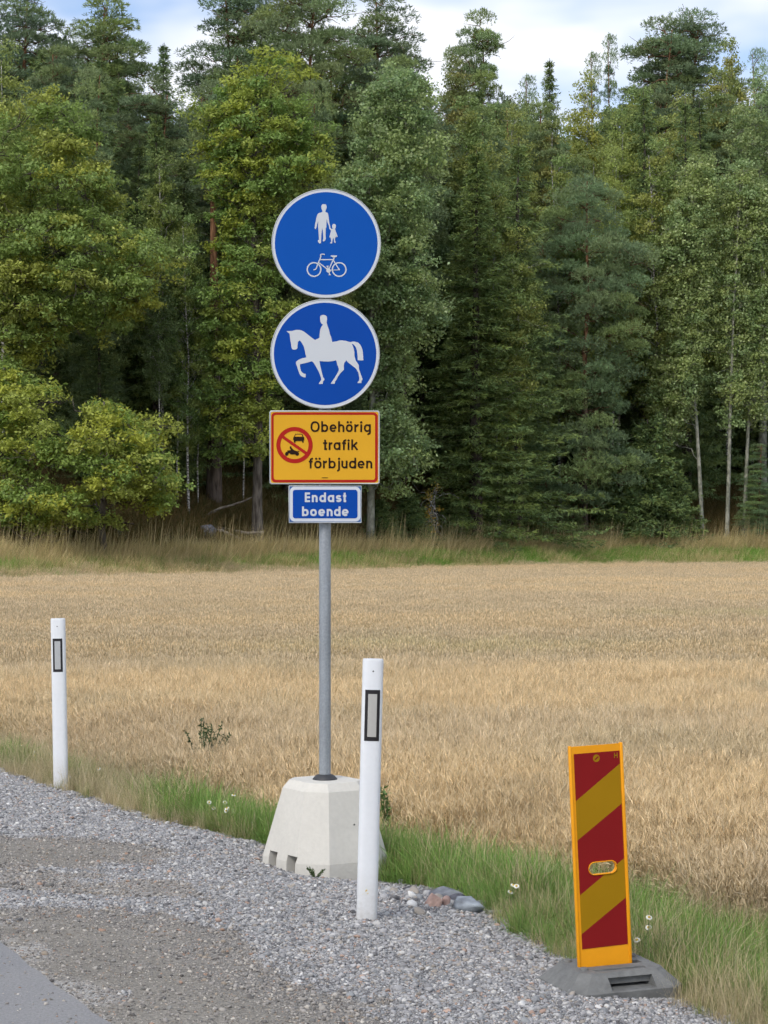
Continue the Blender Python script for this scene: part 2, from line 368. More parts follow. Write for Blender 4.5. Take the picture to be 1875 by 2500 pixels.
class Ink:
    """strokes of one width, each laid a hair above the last so that no two faces share a plane"""
    def __init__(s, b, y, T, w, mi=0): s.b, s.y, s.T, s.w, s.mi = b, y, T, w, mi
    def stroke(s, pts, w=None, closed=False):
        w = (w or s.w) / 2; P = np.asarray(pts, float)
        if closed: t = np.roll(P, -1, 0) - np.roll(P, 1, 0)
        else: t = np.gradient(P, axis=0)
        t = t / np.maximum(np.linalg.norm(t, axis=1, keepdims=True), 1e-9); nn = np.stack([-t[:, 1], t[:, 0]], 1)
        A = P + nn * w; B = P - nn * w; n = len(P)
        V = [(*s.T(p)[:1], s.y, s.T(p)[1]) for p in np.concatenate([A, B])]
        k = n if closed else n - 1
        F = [(i, (i + 1) % n, n + (i + 1) % n, n + i) for i in range(k)]
        s.b.add(V, F, (1, 1, 1), s.mi); s.y -= 0.00012
    def line(s, *pts, w=None):
        for a, c in zip(pts[:-1], pts[1:]): s.stroke([a, c], w)
    def arc(s, cx, cy, rx, ry, a0, a1, w=None, n=22):
        t = np.linspace(R(a0), R(a1), n); s.stroke(np.stack([cx + rx * np.cos(t), cy - ry * np.sin(t)], 1), w)
    def ring(s, cx, cy, rx, ry, w=None, n=40, ex=2.35):
        t = np.linspace(0, 2 * math.pi, n, endpoint=False); c, d = np.cos(t), np.sin(t)
        s.stroke(np.stack([cx + rx * np.sign(c) * np.abs(c) ** (2 / ex), cy + ry * np.sign(d) * np.abs(d) ** (2 / ex)], 1), w, True)
    def poly(s, pts):
        sheet(s.b, [[s.T(p) for p in pts]], s.y, s.mi); s.y -= 0.00012
    def dot(s, cx, cy, r): s.poly([(cx + r * math.cos(t), cy + r * math.sin(t)) for t in np.linspace(0, 6.2832, 20, endpoint=False)])
    # letters: box x0..x1, baseline bz, x-height xh, ascender height ah (all in the photograph's enlarged pixels, y down)
    def glyph(s, ch, x0, x1, bz, xh, ah):
        h = s.w / 2; cx = (x0 + x1) / 2; rx = (x1 - x0) / 2 - h; ty = bz - xh + h; by = bz - h; cy_ = (ty + by) / 2; ry = (by - ty) / 2
        if ch == 'O': s.ring(cx, bz - ah / 2, rx, ah / 2 - h)
        elif ch == 'o': s.ring(cx, cy_, rx, ry)
        elif ch == 'ö': s.ring(cx, cy_, rx, ry); s.dot(cx - rx * .62, bz - ah + h * 1.1, h * 1.25); s.dot(cx + rx * .62, bz - ah + h * 1.1, h * 1.25)
        elif ch == 'b': s.line((x0 + h, bz - ah), (x0 + h, bz)); s.ring(cx, cy_, rx, ry)
        elif ch == 'd': s.line((x1 - h, bz - ah), (x1 - h, bz)); s.ring(cx, cy_, rx, ry)
        elif ch == 'a': s.line((x1 - h, bz - xh), (x1 - h, bz)); s.ring(cx, cy_, rx, ry)
        elif ch == 'g':
            s.ring(cx, cy_, rx, ry); s.line((x1 - h, bz - xh), (x1 - h, bz + 8)); s.arc(cx + rx * .25, bz + 6, rx * .75, 20, 0, -105)
        elif ch == 'e':
            s.line((x0 + h, cy_ + 2), (x1 - h * .6, cy_ + 2), w=s.w * .85); s.arc(cx, cy_, rx, ry, -4, 180); s.arc(cx, cy_, rx, ry, 180, 318)
        elif ch in 'hn':
            s.line((x0 + h, bz - (ah if ch == 'h' else xh)), (x0 + h, bz)); s.arc(cx, bz - xh + h + rx, rx, rx, 180, 0); s.line((x1 - h, bz - xh + h + rx), (x1 - h, bz))
        elif ch == 'u':
            s.line((x1 - h, bz - xh), (x1 - h, bz)); s.arc(cx, bz - h - rx, rx, rx, 180, 360); s.line((x0 + h, bz - xh), (x0 + h, bz - h - rx))
        elif ch == 'r': s.line((x0 + h, bz - xh), (x0 + h, bz)); s.arc(x1 - h * .2, bz - xh + h + rx * 1.5, rx * 2 - h * .2, rx * 1.5, 175, 88)
        elif ch == 'i': s.line((cx, bz - xh), (cx, bz)); s.dot(cx, bz - ah + h * 1.2, h * 1.3)
        elif ch == 'j': s.line((x1 - h, bz - xh), (x1 - h, bz + 14)); s.arc(x0 + 2, bz + 12, x1 - h - x0 - 2, 16, 0, -90); s.dot(x1 - h, bz - ah + h * 1.2, h * 1.3)
        elif ch == 't': s.line((cx - 1, bz - ah * .98), (cx - 1, bz - h)); s.line((x0 - 3, bz - xh + h), (x1 + 1, bz - xh + h)); s.line((cx - 1 - h, bz - h), (x1, bz - h))
        elif ch == 'f': s.line((x0 + h * 1.9, bz - ah + h + 12), (x0 + h * 1.9, bz)); s.line((x0 - 2, bz - xh + h), (x1 - 2, bz - xh + h)); s.arc(x1 + 2, bz - ah + h + 14, x1 + 2 - x0 - h * 1.9, 14, 180, 90)
        elif ch == 'k': s.line((x0 + h, bz - ah), (x0 + h, bz)); s.line((x1 - h, bz - xh), (x0 + h, bz - xh * .38)); s.line((cx - 6, bz - xh * .55), (x1 - h * .6, bz))
        elif ch == 's':
            r2 = (xh - s.w) / 4; s.arc(cx, bz - xh + h + r2, rx, r2, 20, 180); s.arc(cx, bz - xh + h + r2, rx, r2, 180, 270)
            s.arc(cx, bz - h - r2, rx, r2, 90, -90); s.arc(cx, bz - h - r2, rx, r2, -90, -165)
        elif ch == 'E': s.line((x0 + h, bz - ah), (x0 + h, bz)); [s.line((x0 + h, q), (x1, q)) for q in (bz - ah + h, bz - ah / 2, bz - h)]
        elif ch == 'H': s.line((x0 + h, bz - ah), (x0 + h, bz)); s.line((x1 - h, bz - ah), (x1 - h, bz)); s.line((x0 + h, bz - ah / 2), (x1 - h, bz - ah / 2))

galv = plain('galvanised_steel', (0.30, 0.325, 0.35), 0.55, 0.35, 0.22, 30, 0.06, 80, stretch=(1, 1, 0.12), var2=0.12, scale2=120)
alu = plain('aluminium_edge', (0.42, 0.44, 0.45), 0.45, 0.5, 0.08, 20)
blue = plain('blue_sheeting', (0.0005, 0.074, 0.37), 0.5, 0, 0.04, 3, spec=0.12)
blue2 = plain('deep_blue_sheeting', (0.0005, 0.054, 0.32), 0.5, 0, 0.04, 3, spec=0.12)
white = plain('white_sheeting', (0.56, 0.59, 0.64), 0.5, 0, 0.03, 4, spec=0.2)
yellow = plain('yellow_sheeting', (0.66, 0.345, 0.020), 0.5, 0, 0.05, 3, spec=0.12)
red = plain('red_sheeting', (0.37, 0.014, 0.009), 0.5, 0, 0.05, 3, spec=0.12)
ink = plain('dark_brown_print', (0.022, 0.010, 0.006), 0.6, spec=0.1)
white2 = plain('white_print', (0.53, 0.555, 0.59), 0.5, spec=0.2)
bluec = plain('pale_blue_corner', (0.03, 0.10, 0.30), 0.4)

PY = 10.25; PX = -0.2965; PZ = float(gz(PX, PY))
SY = 10.19; K = 1 / (5.184 * FPX / SY)                # metres for one enlarged pixel of the sign crops
sp = empty('sign_post', (PX, PY, PZ), 'galvanised steel sign pole carrying two round blue signs and two rectangular plates', 'sign post')
FY = SY - PY                                          # sign faces, relative to the pole axis
def T_of(cx, cy, X, Z): return lambda p: ((p[0] - cx) * K + X - PX, -(p[1] - cy) * K + Z - PZ)
b = Buf(); V, F = tube([(0, 0, 0.30), (0, 0, 1.0), (0, 0, 2.2), (0, 0, WZ(470 / DS, SY) - PZ - 0.04)], 0.0292, 20); b.add(V, F); b.add(*ngon_cap(V[-20:]))
b.obj('pole', galv, sp, True)

def disc_sign(name, cx, cy, X, Z, r_out, r_blue, bl, label):
    b = Buf(); T = T_of(cx, cy, X, Z); c0 = T((cx, cy)); ro = r_out * K; n = 72
    def ring(r, y): return [(px, y, pz) for px, pz in circ(c0[0], c0[1], r, n)]
    rings = [ring(ro - 0.012, FY + 0.020), ring(ro, FY + 0.018), ring(ro, FY + 0.002), ring(ro - 0.002, FY), ring(ro - 0.0045, FY + 0.0005), ring(ro - 0.006, FY + 0.0022)]
    solid(b, rings)
    for dz in (-0.11, 0.11):                          # clamp bands at the back
        b.add(*box(c0[0] - 0.05, c0[0] + 0.05, FY + 0.02, 0.031, c0[1] + dz - 0.012, c0[1] + dz + 0.012))
    o = b.obj(name, alu, sp); o['label'] = label
    b = Buf(); sheet(b, [circ(c0[0], c0[1], ro - 0.0058, 72)], FY + 0.0012); b.obj('border', white, o)
    b = Buf(); sheet(b, [circ(c0[0], c0[1], r_blue * K, 72)], FY + 0.0004); b.obj('face', bl, o)
    return o, T
s1, T1 = disc_sign('round_sign', 811, 800, (796.4 - 937.5) / FPX * SY, EYE + (1307 - 594.3) / FPX * SY, 694, 650, blue, 'round blue sign with walking adult, child and bicycle in white')
b = Buf(); I = Ink(b, FY - 0.0006, T1, 12)
I.poly([(783, 302), (800, 304), (812, 314), (817, 330), (815, 355), (803, 382), (801, 403), (823, 411), (834, 425), (841, 460), (848, 520), (851, 545), (862, 582), (863, 604), (850, 612), (846, 580), (826, 530), (816, 490), (813, 600), (806, 604), (802, 680), (806, 738), (802, 752), (788, 772), (770, 774), (767, 764), (775, 738), (768, 640), (758, 604), (750, 690), (745, 790), (733, 803), (718, 796), (704, 770), (706, 760), (720, 755), (713, 640), (710, 600), (707, 597), (712, 520), (700, 545), (687, 600), (680, 618), (667, 617), (664, 600), (672, 550), (688, 470), (700, 434), (712, 419), (762, 403), (762, 385), (752, 362), (749, 328), (756, 311), (768, 303)])
I.poly([(910, 552), (925, 557), (934, 572), (933, 592), (926, 610), (920, 617), (930, 640), (945, 682), (959, 717), (951, 723), (941, 712), (931, 690), (930, 676), (937, 722), (922, 727), (922, 764), (932, 782), (931, 790), (920, 796), (911, 782), (905, 733), (896, 735), (889, 775), (885, 800), (870, 803), (861, 793), (864, 787), (875, 780), (868, 728), (849, 722), (862, 680), (871, 642), (867, 632), (850, 616), (847, 602), (862, 600), (880, 617), (899, 615), (889, 602), (885, 580), (890, 562), (899, 555)])
b.obj('walking_figures', white2, s1)
b = Buf(); I = Ink(b, FY - 0.0006, T1, 13)
I.ring(657, 1130, 86, 86, 16, 48, 2); I.ring(975, 1130, 86, 86, 16, 48, 2)
I.line((730, 1005), (903, 1005)); I.line((713, 1040), (822, 1124)); I.line((899, 1008), (848, 1122)); I.line((918, 966), (897, 1014)); I.line((897, 1006), (978, 1136)); I.line((862, 1139), (985, 1134), w=9)
t = np.linspace(0, 1, 12)
I.stroke([(713, 1040), (728, 1005), (741, 972), (743, 958), (739, 950), (744, 940), (757, 936), (774, 936), (793, 942)])
I.stroke([(713, 1036), (702, 1068), (690, 1104), (682, 1122), (670, 1131), (650, 1134)])
I.poly([(868, 952), (947, 952), (947, 964), (940, 971), (920, 978), (898, 978), (884, 970), (870, 964)])
I.dot(840, 1143, 28); I.line((838, 1140), (828, 1092)); I.line((814, 1088), (843, 1088), w=9); I.line((842, 1146), (855, 1196)); I.line((842, 1198), (871, 1198), w=9)
b.obj('bicycle_symbol', white2, s1)

s2, T2 = disc_sign('round_sign', 796, 746, (793.6 - 937.5) / FPX * SY, EYE + (1307 - 863.9) / FPX * SY, 694, 648, blue2, 'round blue sign with white horse and rider')
b = Buf(); I = Ink(b, FY - 0.0006, T2, 12)
I.poly([(306, 459), (345, 457), (380, 456), (405, 447), (435, 442), (470, 443), (500, 450), (530, 465), (580, 503), (625, 540), (670, 570), (690, 560), (725, 543), (728, 490), (735, 440), (747, 405), (766, 383), (765, 372), (748, 362), (738, 342), (734, 310), (732, 283), (742, 263), (760, 255), (780, 253), (803, 259), (817, 274), (822, 300), (815, 350), (827, 390), (845, 440), (858, 498), (873, 535), (887, 596), (940, 588), (975, 578), (1010, 575), (1060, 582), (1115, 597), (1145, 590), (1175, 591), (1212, 602), (1240, 628), (1260, 663), (1272, 705), (1282, 828), (1210, 828), (1207, 770), (1200, 710), (1185, 662), (1160, 630), (1131, 616), (1152, 655), (1166, 710), (1169, 780), (1185, 832), (1222, 886), (1226, 940), (1250, 1010), (1270, 1062), (1268, 1076), (1257, 1085), (1255, 1115), (1205, 1115), (1212, 1100), (1228, 1085), (1230, 1050), (1218, 988), (1190, 935), (1120, 880), (1085, 852), (1064, 827), (1040, 860), (1032, 895), (1036, 945), (990, 990), (958, 1036), (936, 1083), (922, 1095), (920, 1124), (867, 1124), (888, 1092), (930, 1030), (970, 960), (971, 932), (950, 880), (938, 827), (900, 836), (840, 844), (780, 842), (725, 837), (737, 905), (755, 980), (770, 1040), (789, 1063), (785, 1080), (770, 1093), (767, 1127), (716, 1127), (730, 1100), (748, 1078), (746, 1052), (717, 972), (665, 880), (645, 850), (625, 840), (570, 857), (480, 877), (478, 900), (490, 960), (510, 985), (530, 998), (550, 998), (550, 1045), (520, 1040), (495, 1030), (478, 1010), (465, 980), (445, 920), (426, 862), (430, 845), (450, 828), (500, 804), (560, 790), (547, 750), (540, 700), (530, 662), (505, 612), (478, 576), (460, 586), (452, 605), (447, 640), (447, 672), (432, 688), (405, 694), (383, 688), (372, 670), (365, 620), (355, 560), (347, 490)])
b.obj('horse_and_rider', white2, s2)

# yellow plate
X3 = (792.5 - 937.5) / FPX * SY; Z3 = EYE + (1307 - 1092.3) / FPX * SY
T3 = T_of(791, 582.5, X3, Z3)
b = Buf()
oct_ = [(112, 115), (1470, 115), (1490, 135), (1490, 1030), (1470, 1050), (112, 1050), (92, 1030), (92, 135)]
def r8(k, y): return [(T3((791 + (p[0] - 791) * k[0], 582.5 + (p[1] - 582.5) * k[1]))[0], y, T3((791 + (p[0] - 791) * k[0], 582.5 + (p[1] - 582.5) * k[1]))[1]) for p in oct_]
solid(b, [r8((0.985, 0.98), FY + 0.02), r8((1, 1), FY + 0.018), r8((1, 1), FY + 0.002), r8((0.995, 0.993), FY), r8((0.975, 0.965), FY + 0.0015), r8((0.97, 0.96), FY + 0.003)])
for zz in (250, 900): c = T3((791, zz)); b.add(*box(-0.05, 0.05, FY + 0.02, 0.031, c[1] - 0.012, c[1] + 0.012))
yp = b.obj('warning_plate', alu, sp); yp['label'] = 'yellow plate with red border reading Obehörig trafik förbjuden'
def rr(T, x0, x1, y0, y1, r): a = T((x0, y1)); c = T((x1, y0)); return rrect(a[0], c[0], a[1], c[1], r * K)
b = Buf(); sheet(b, [rr(T3, 110, 1472, 133, 1032, 8)], FY + 0.0012); b.obj('face', yellow, yp)
b = Buf(); sheet(b, [rr(T3, 117, 1463, 140, 1025, 52), rr(T3, 146, 1430, 170, 992, 28)], FY + 0.0004); b.obj('border', red, yp)
b = Buf(); I = Ink(b, FY - 0.0002, T3, 38)
sheet(b, [[T3(p) for p in circ(410, 553, 230, 64)], [T3(p) for p in circ(410, 553, 178, 64)]], FY + 0.0002)
I.line((258, 446), (562, 660)); b.obj('prohibition_ring', red, yp)
b = Buf(); I = Ink(b, FY - 0.0006, T3, 10)
I.poly([(420, 410), (508, 410), (520, 440), (533, 460), (533, 490), (526, 500), (526, 519), (518, 522), (508, 520), (504, 502), (426, 502), (420, 521), (408, 522), (402, 516), (402, 500), (394, 486), (394, 460), (408, 440)])
I.poly([(355, 590), (375, 588), (398, 612), (420, 623), (445, 631), (472, 628), (470, 638), (452, 641), (464, 652), (466, 668), (460, 682), (445, 689), (430, 684), (420, 672), (360, 672), (352, 660), (344, 654), (335, 665), (325, 683), (308, 690), (294, 682), (289, 665), (295, 648), (306, 640), (322, 634), (318, 620), (338, 620), (365, 612), (352, 600)])
I.dot(360, 580, 12); b.obj('vehicle_symbols', ink, yp)
b = Buf(); I = Ink(b, FY - 0.0012, T3, 10); I.poly([(427, 420), (501, 420), (512, 447), (414, 447)]); b.obj('windscreen', yellow, yp)
for txt, bz, xh, ah, ext in (('Obehörig', 387, 98, 136, [(613, 727), (748, 835), (853, 942), (962, 1040), (1060, 1147), (1167, 1222), (1243, 1266), (1288, 1375)]),
                             ('trafik', 615, 98, 134, [(775, 822), (842, 890), (905, 991), (1013, 1063), (1082, 1105), (1128, 1212)]),
                             ('förbjuden', 848, 98, 135, [(593, 641), (660, 752), (770, 822), (841, 930), (947, 985), (1003, 1081), (1100, 1190), (1208, 1297), (1317, 1394)])):
    for ch, (a0, a1) in zip(txt, ext):
        b = Buf(); Ink(b, FY - 0.0006, T3, 22.5).glyph(ch, a0, a1, bz, xh, ah); b.obj('letter', ink, yp)
b = Buf(); Ink(b, FY - 0.0006, T3, 8).line((757, 967), (832, 967)); b.obj('maker_line', ink, yp)
# small blue plate
X4 = (793.6 - 937.5) / FPX * SY; Z4 = EYE + (1307 - 1231.2) / FPX * SY
T4 = T_of(796.5, 1302.5, X4, Z4)
b = Buf(); q = [T4(p) for p in ((335, 1540), (1260, 1540), (1260, 1065), (335, 1065))]
def rq(i, y): return [(q[0][0] + i, y, q[0][1] + i), (q[1][0] - i, y, q[1][1] + i), (q[2][0] - i, y, q[2][1] - i), (q[3][0] + i, y, q[3][1] - i)]
solid(b, [rq(0.003, FY + 0.02), rq(0, FY + 0.018), rq(0, FY + 0.002), rq(0.001, FY), rq(0.004, FY + 0.001), rq(0.005, FY + 0.003)])
c = T4((796, 1300)); b.add(*box(-0.05, 0.05, FY + 0.02, 0.031, c[1] - 0.02, c[1] + 0.02))
bp_ = b.obj('supplementary_plate', alu, sp); bp_['label'] = 'small blue plate with white border reading Endast boende'
b = Buf(); sheet(b, [rr(T4, 346, 1249, 1077, 1527, 4)], FY + 0.0014); b.obj('corner_sheeting', bluec, bp_)
b = Buf(); sheet(b, [rr(T4, 350, 1245, 1080, 1520, 62)], FY + 0.0008); b.obj('border', white, bp_)
b = Buf(); sheet(b, [rr(T4, 388, 1208, 1118, 1481, 34)], FY + 0.0002); b.obj('face', blue2, bp_)
for txt, bz, xh, ah, ext in (('Endast', 1275, 90, 122, [(540, 606), (629, 702), (725, 808), (830, 912), (934, 1004), (1026, 1064)]),
                             ('boende', 1452, 90, 122, [(505, 588), (608, 692), (711, 797), (818, 892), (910, 992), (1009, 1094)])):
    for ch, (a0, a1) in zip(txt, ext):
        b = Buf(); Ink(b, FY - 0.0006, T4, 25).glyph(ch, a0, a1, bz, xh, ah); b.obj('letter', white2, bp_)
# rubber collar where the pole enters the block
b = Buf(); a = np.linspace(0, 6.2832, 28, endpoint=False)
def cring(r, z): return np.stack([r * np.cos(a), r * np.sin(a), np.full(28, z)], 1)
BT = 0.365 - PZ                                             # top of the concrete block above the ground
solid(b, [cring(0.063, BT - 0.004), cring(0.062, BT + 0.004), cring(0.045, BT + 0.022), cring(0.032, BT + 0.026)])
b.obj('collar', plain('black_rubber', (0.035, 0.036, 0.04), 0.6), sp, True)

# ---- concrete block
conc = plain('pale_concrete', (0.59, 0.568, 0.515), 0.85, 0, 0.06, 4, 0.12, 90, 0.3, var2=0.035, scale2=45)
def octring(hx, hy, c, z): return [(hx - c, -hy, z), (hx, -hy + c, z), (hx, hy - c, z), (hx - c, hy, z), (-hx + c, hy, z), (-hx, hy - c, z), (-hx, -hy + c, z), (-hx + c, -hy, z)]
def inset_edges(ob, w=0.008, seg=2):
    m = ob.modifiers.new('bevel', 'BEVEL'); m.width = w; m.segments = seg; m.limit_method = 'ANGLE'; m.angle_limit = R(20)
def bake(ob):
    dg = bpy.context.evaluated_depsgraph_get(); me = bpy.data.meshes.new_from_object(ob.evaluated_get(dg)); ob.modifiers.clear(); ob.data = me
def cut(ob, cutters):
    cs = []
    for V, F in cutters:
        me = bpy.data.meshes.new('cut'); me.from_pydata([tuple(v) for v in V], [], [tuple(f) for f in F]); c = bpy.data.objects.new('cut', me); C.objects.link(c); cs.append(c)
        m = ob.modifiers.new('cut', 'BOOLEAN'); m.operation = 'DIFFERENCE'; m.object = c; m.solver = 'EXACT'
        c.matrix_world = ob.matrix_world
    bpy.context.view_layer.update()
    for c in cs: c.matrix_world = ob.matrix_world
    bpy.context.view_layer.update(); bake(ob)
    for c in cs: bpy.data.objects.remove(c)
def bm_solid(name, rings, mat):
    n = len(rings[0]); V = [tuple(p) for r_ in rings for p in r_]
    F = [tuple(range(n))[::-1], tuple(range((len(rings) - 1) * n, len(rings) * n))]
    for k in range(len(rings) - 1): F += [(k * n + i, k * n + (i + 1) % n, (k + 1) * n + (i + 1) % n, (k + 1) * n + i) for i in range(n)]
    me = bpy.data.meshes.new(name); me.from_pydata(V, [], F); me.materials.append(mat); bmm = bmesh.new(); bmm.from_mesh(me)
    bmesh.ops.recalc_face_normals(bmm, faces=bmm.faces); bmm.to_mesh(me); bmm.free(); return link(name, me)
BA = R(33)
blk = bm_solid('concrete_block', [octring(0.272, 0.285, 0.122, -0.03), octring(0.268, 0.282, 0.122, 0.09), octring(0.182, 0.195, 0.085, BT - 0.04), octring(0.150, 0.163, 0.065, BT)], conc)
blk.location = (PX, PY, PZ); blk.rotation_euler = (0, 0, BA)
bpy.context.view_layer.update()
cut(blk, [box(-0.5, -0.10, 0.025, 0.10, -0.2, 0.122), box(-0.5, -0.10, -0.16, -0.075, -0.2, 0.122)])
inset_edges(blk, 0.012, 3); bake(blk)
tag(blk, 'tapered pale concrete block with fork slots standing under the sign pole', 'concrete block')
for hx, hz, fx in ((0.02, 0.27, -1),):
    b = Buf(); aa = np.linspace(0, 6.2832, 12, endpoint=False); b.add(*ngon_cap(np.stack([hx + 0.0045 * np.cos(aa), np.full(12, -0.2445), hz + 0.0045 * np.sin(aa)], 1)))
    b.obj('form_hole', plain('hole_dark', (0.02, 0.018, 0.016), 0.9), blk)

# ---- delineator posts
plast = plain('white_plastic', (0.73, 0.75, 0.775), 0.42, 0, 0.03, 6, spec=0.45, stretch=(1, 1, 0.2), var2=0.015, scale2=60)
nt_ = plast.node_tree; b_ = nt_.nodes['Principled BSDF']; src_ = b_.inputs['Base Color'].links[0].from_socket
tc_ = nt_.nodes.new('ShaderNodeTexCoord'); sx_ = nt_.nodes.new('ShaderNodeSeparateXYZ'); mr_ = nt_.nodes.new('ShaderNodeMapRange'); mr_.inputs['From Min'].default_value = 0.22; mr_.inputs['From Max'].default_value = 0.0; mr_.inputs['To Max'].default_value = 0.75
nz_ = nt_.nodes.new('ShaderNodeTexNoise'); nz_.inputs['Scale'].default_value = 55; nz_.inputs['Detail'].default_value = 5; mu_ = nt_.nodes.new('ShaderNodeMath'); mu_.operation = 'MULTIPLY'; mi_ = nt_.nodes.new('ShaderNodeMixRGB'); mi_.inputs['Color2'].default_value = (0.33, 0.30, 0.25, 1)
nt_.links.new(tc_.outputs['Object'], sx_.inputs[0]); nt_.links.new(sx_.outputs['Z'], mr_.inputs['Value']); nt_.links.new(tc_.outputs['Object'], nz_.inputs['Vector']); nt_.links.new(nz_.outputs['Fac'], mu_.inputs[0]); nt_.links.new(mr_.outputs['Result'], mu_.inputs[1])
nt_.links.new(mu_.outputs[0], mi_.inputs['Fac']); nt_.links.new(src_, mi_.inputs['Color1']); nt_.links.new(mi_.outputs['Color'], b_.inputs['Base Color'])
blackp = plain('black_print', (0.008, 0.006, 0.008), 0.45)
refl = plain('grey_reflector', (0.41, 0.42, 0.43), 0.35, 0, 0.03, 60, spec=0.7)
refl2 = plain('warm_reflector', (0.43, 0.42, 0.395), 0.35, 0, 0.03, 60, spec=0.7)
def delineator(X, Y, H, w, lean, rz, rm, label, mark):
    z0 = float(gz(X, Y)); o = empty('delineator_post', (X, Y, z0), label, 'delineator', 'white roadside delineator posts'); o.rotation_euler = (0, R(lean), R(rz))
    hx, hy = w / 2, 0.030; n = 40; t = np.linspace(0, 2 * math.pi, n, endpoint=False)
    def pr(k, z):
        c, s = np.cos(t), np.sin(t); return np.stack([hx * k * np.sign(c) * np.abs(c) ** 0.72, hy * k * np.sign(s) * np.abs(s) ** 0.85, np.full(n, z)], 1)
    b = Buf(); solid(b, [pr(1, -0.12), pr(1, H * 0.5), pr(1, H - 0.012), pr(0.985, H - 0.005), pr(0.95, H)]); b.obj('body', plast, o, True)
    def patch(x0, x1, z0_, z1_, off, holes=None, nx=12):
        """a piece of film that follows the post's rounded front"""
        def fy(x): return -hy * (1 - min(1, abs(x / hx)) ** (2 / 0.72)) ** (0.85 / 2) - off
        xs_ = np.linspace(x0, x1, nx); V = [(x, fy(x), z) for z in (z0_, z1_) for x in xs_]; F = [(i, i + 1, nx + i + 1, nx + i) for i in range(nx - 1)]; return V, F
    f0 = H - 0.127; f1 = f0 - 0.2115; s = 0.031
    b = Buf()
    for rect in ((-s, s, f0 - 0.017, f0), (-s, s, f1, f1 + 0.017), (-s, -s + 0.0125, f1 + 0.017, f0 - 0.017), (s - 0.0125, s, f1 + 0.017, f0 - 0.017)): b.add(*patch(*rect, 0.0012))
    b.obj('reflector_frame', blackp, o)
    b = Buf(); b.add(*patch(-s + 0.0125, s - 0.0125, f1 + 0.017, f0 - 0.017, 0.0016)); b.obj('reflector', rm, o)
    b = Buf(); b.add(*ngon_cap([(0.0035 * math.cos(q_), -hy - 0.0008, H - 0.05 + 0.0035 * math.sin(q_)) for q_ in t[::4]])); b.obj('screw_hole', plain('dark_hole', (0.05, 0.05, 0.055), 0.7), o)
    if mark:
        b = Buf()
        for (x0, x1, za, zb) in ((-0.012, -0.002, 0.118, 0.128), (-0.006, 0.004, 0.108, 0.114), (-0.024, -0.018, 0.105, 0.110)):
            b.add([(x0, -hy - 0.0009, za), (x1, -hy - 0.0009, za + 0.004), (x1 - 0.002, -hy - 0.0009, zb), (x0 + 0.003, -hy - 0.0009, zb - 0.003)], [(0, 1, 2, 3)])
        b.obj('paint_smear', plain('yellow_smear', (0.60, 0.42, 0.05), 0.6), o)
    return o
delineator(-0.072, 8.47, 1.08, 0.087, 1.43, 4, refl2, 'white delineator post standing in front of the concrete block, reflector high up', True)
delineator(-2.05, 12.95, 1.08, 0.093, -1.0, -3, refl, 'white delineator post standing alone at the gravel edge away from the signs', False)

# ---- striped marker board and its foot
orange = plain('orange_plastic', (0.82, 0.335, 0.010), 0.5, 0, 0.05, 7, spec=0.2, var2=0.02, scale2=50)
bred = plain('dark_red_sheeting', (0.225, 0.010, 0.011), 0.5, 0, 0.06, 5, spec=0.12)
boliv = plain('ochre_sheeting', (0.335, 0.18, 0.004), 0.5, 0, 0.06, 5, spec=0.12)
MX, MY = 0.800, 7.36; MZ = float(gz(MX, MY)); YAW = R(21)
foot_top = 0.090
mb = empty('marker_board', (MX, MY, MZ), 'upright marker board with dark red and ochre diagonal stripes in an orange frame', 'marker board')
mb.rotation_euler = (R(-1.6), R(-2.0), YAW)
WB = 0.211; ZB = foot_top - 0.03; PB = foot_top + 0.064; PT = PB + 0.70; ZT = PT + 0.026
HC = (0.005, PB + 0.284); HW, HH = 0.054, 0.0205
def stad(hw, hh, n=10):
    out = []
    for cx, a0 in ((HC[0] + hw - hh, -90), (HC[0] - hw + hh, 90)):
        for k in range(n + 1): t_ = R(a0 + 180 * k / n); out.append((cx + hh * math.cos(t_), HC[1] + hh * math.sin(t_)))
    return out
b = Buf(); outer = [(-WB / 2, ZB), (WB / 2, ZB), (WB / 2, ZT), (-WB / 2, ZT)]; hole = stad(HW, HH); TH = 0.005
sheet(b, [outer, hole], -TH); bb = Buf(); sheet(bb, [outer, hole], TH); b.add(bb.V[0], bb.F[0][:, ::-1])
for lp in (outer, hole):
    m_ = len(lp); V = [(p[0], y, p[1]) for y in (-TH, TH) for p in lp]; b.add(V, [(i, (i + 1) % m_, m_ + (i + 1) % m_, m_ + i) for i in range(m_)])
b.obj('board', orange, mb)
b = Buf()                                             # raised flanges down both long edges
b.add(*box(-WB / 2 - 0.002, -WB / 2 + 0.007, -TH - 0.003, TH + 0.003, ZB, ZT + 0.003)); b.add(*box(WB / 2 - 0.008, WB / 2 + 0.003, -TH - 0.003, TH + 0.003, ZB, ZT + 0.003))
fl = b.obj('edge_flange', orange, mb); inset_edges(fl, 0.003, 2); bake(fl)
def lerp(u, l, r_): return l * (1 - u) + r_ * u
xl, xr = -WB / 2 + 0.015, WB / 2 - 0.012
pts = [(xl, PB), (xr, PB), (xr, PT), (xl, PT)]; Lz = [0.054, 0.193, 0.390, 0.531]; Rz_ = [0.168, 0.310, 0.508, 0.653]
edges = [(0, 1), (1, 2), (2, 3), (3, 0)]
for l_, r_ in zip(Lz, Rz_): edges.append((len(pts), len(pts) + 1)); pts += [(xl, PB + l_), (xr, PB + r_)]
hs = len(pts); h2 = stad(HW + 0.004, HH + 0.004); pts += h2; edges += [(hs + i, hs + (i + 1) % len(h2)) for i in range(len(h2))]
cv, ce, cf, *_ = delaunay_2d_cdt([Vector(p) for p in pts], edges, [], 0, 1e-6)
bR, bO = Buf(), Buf()
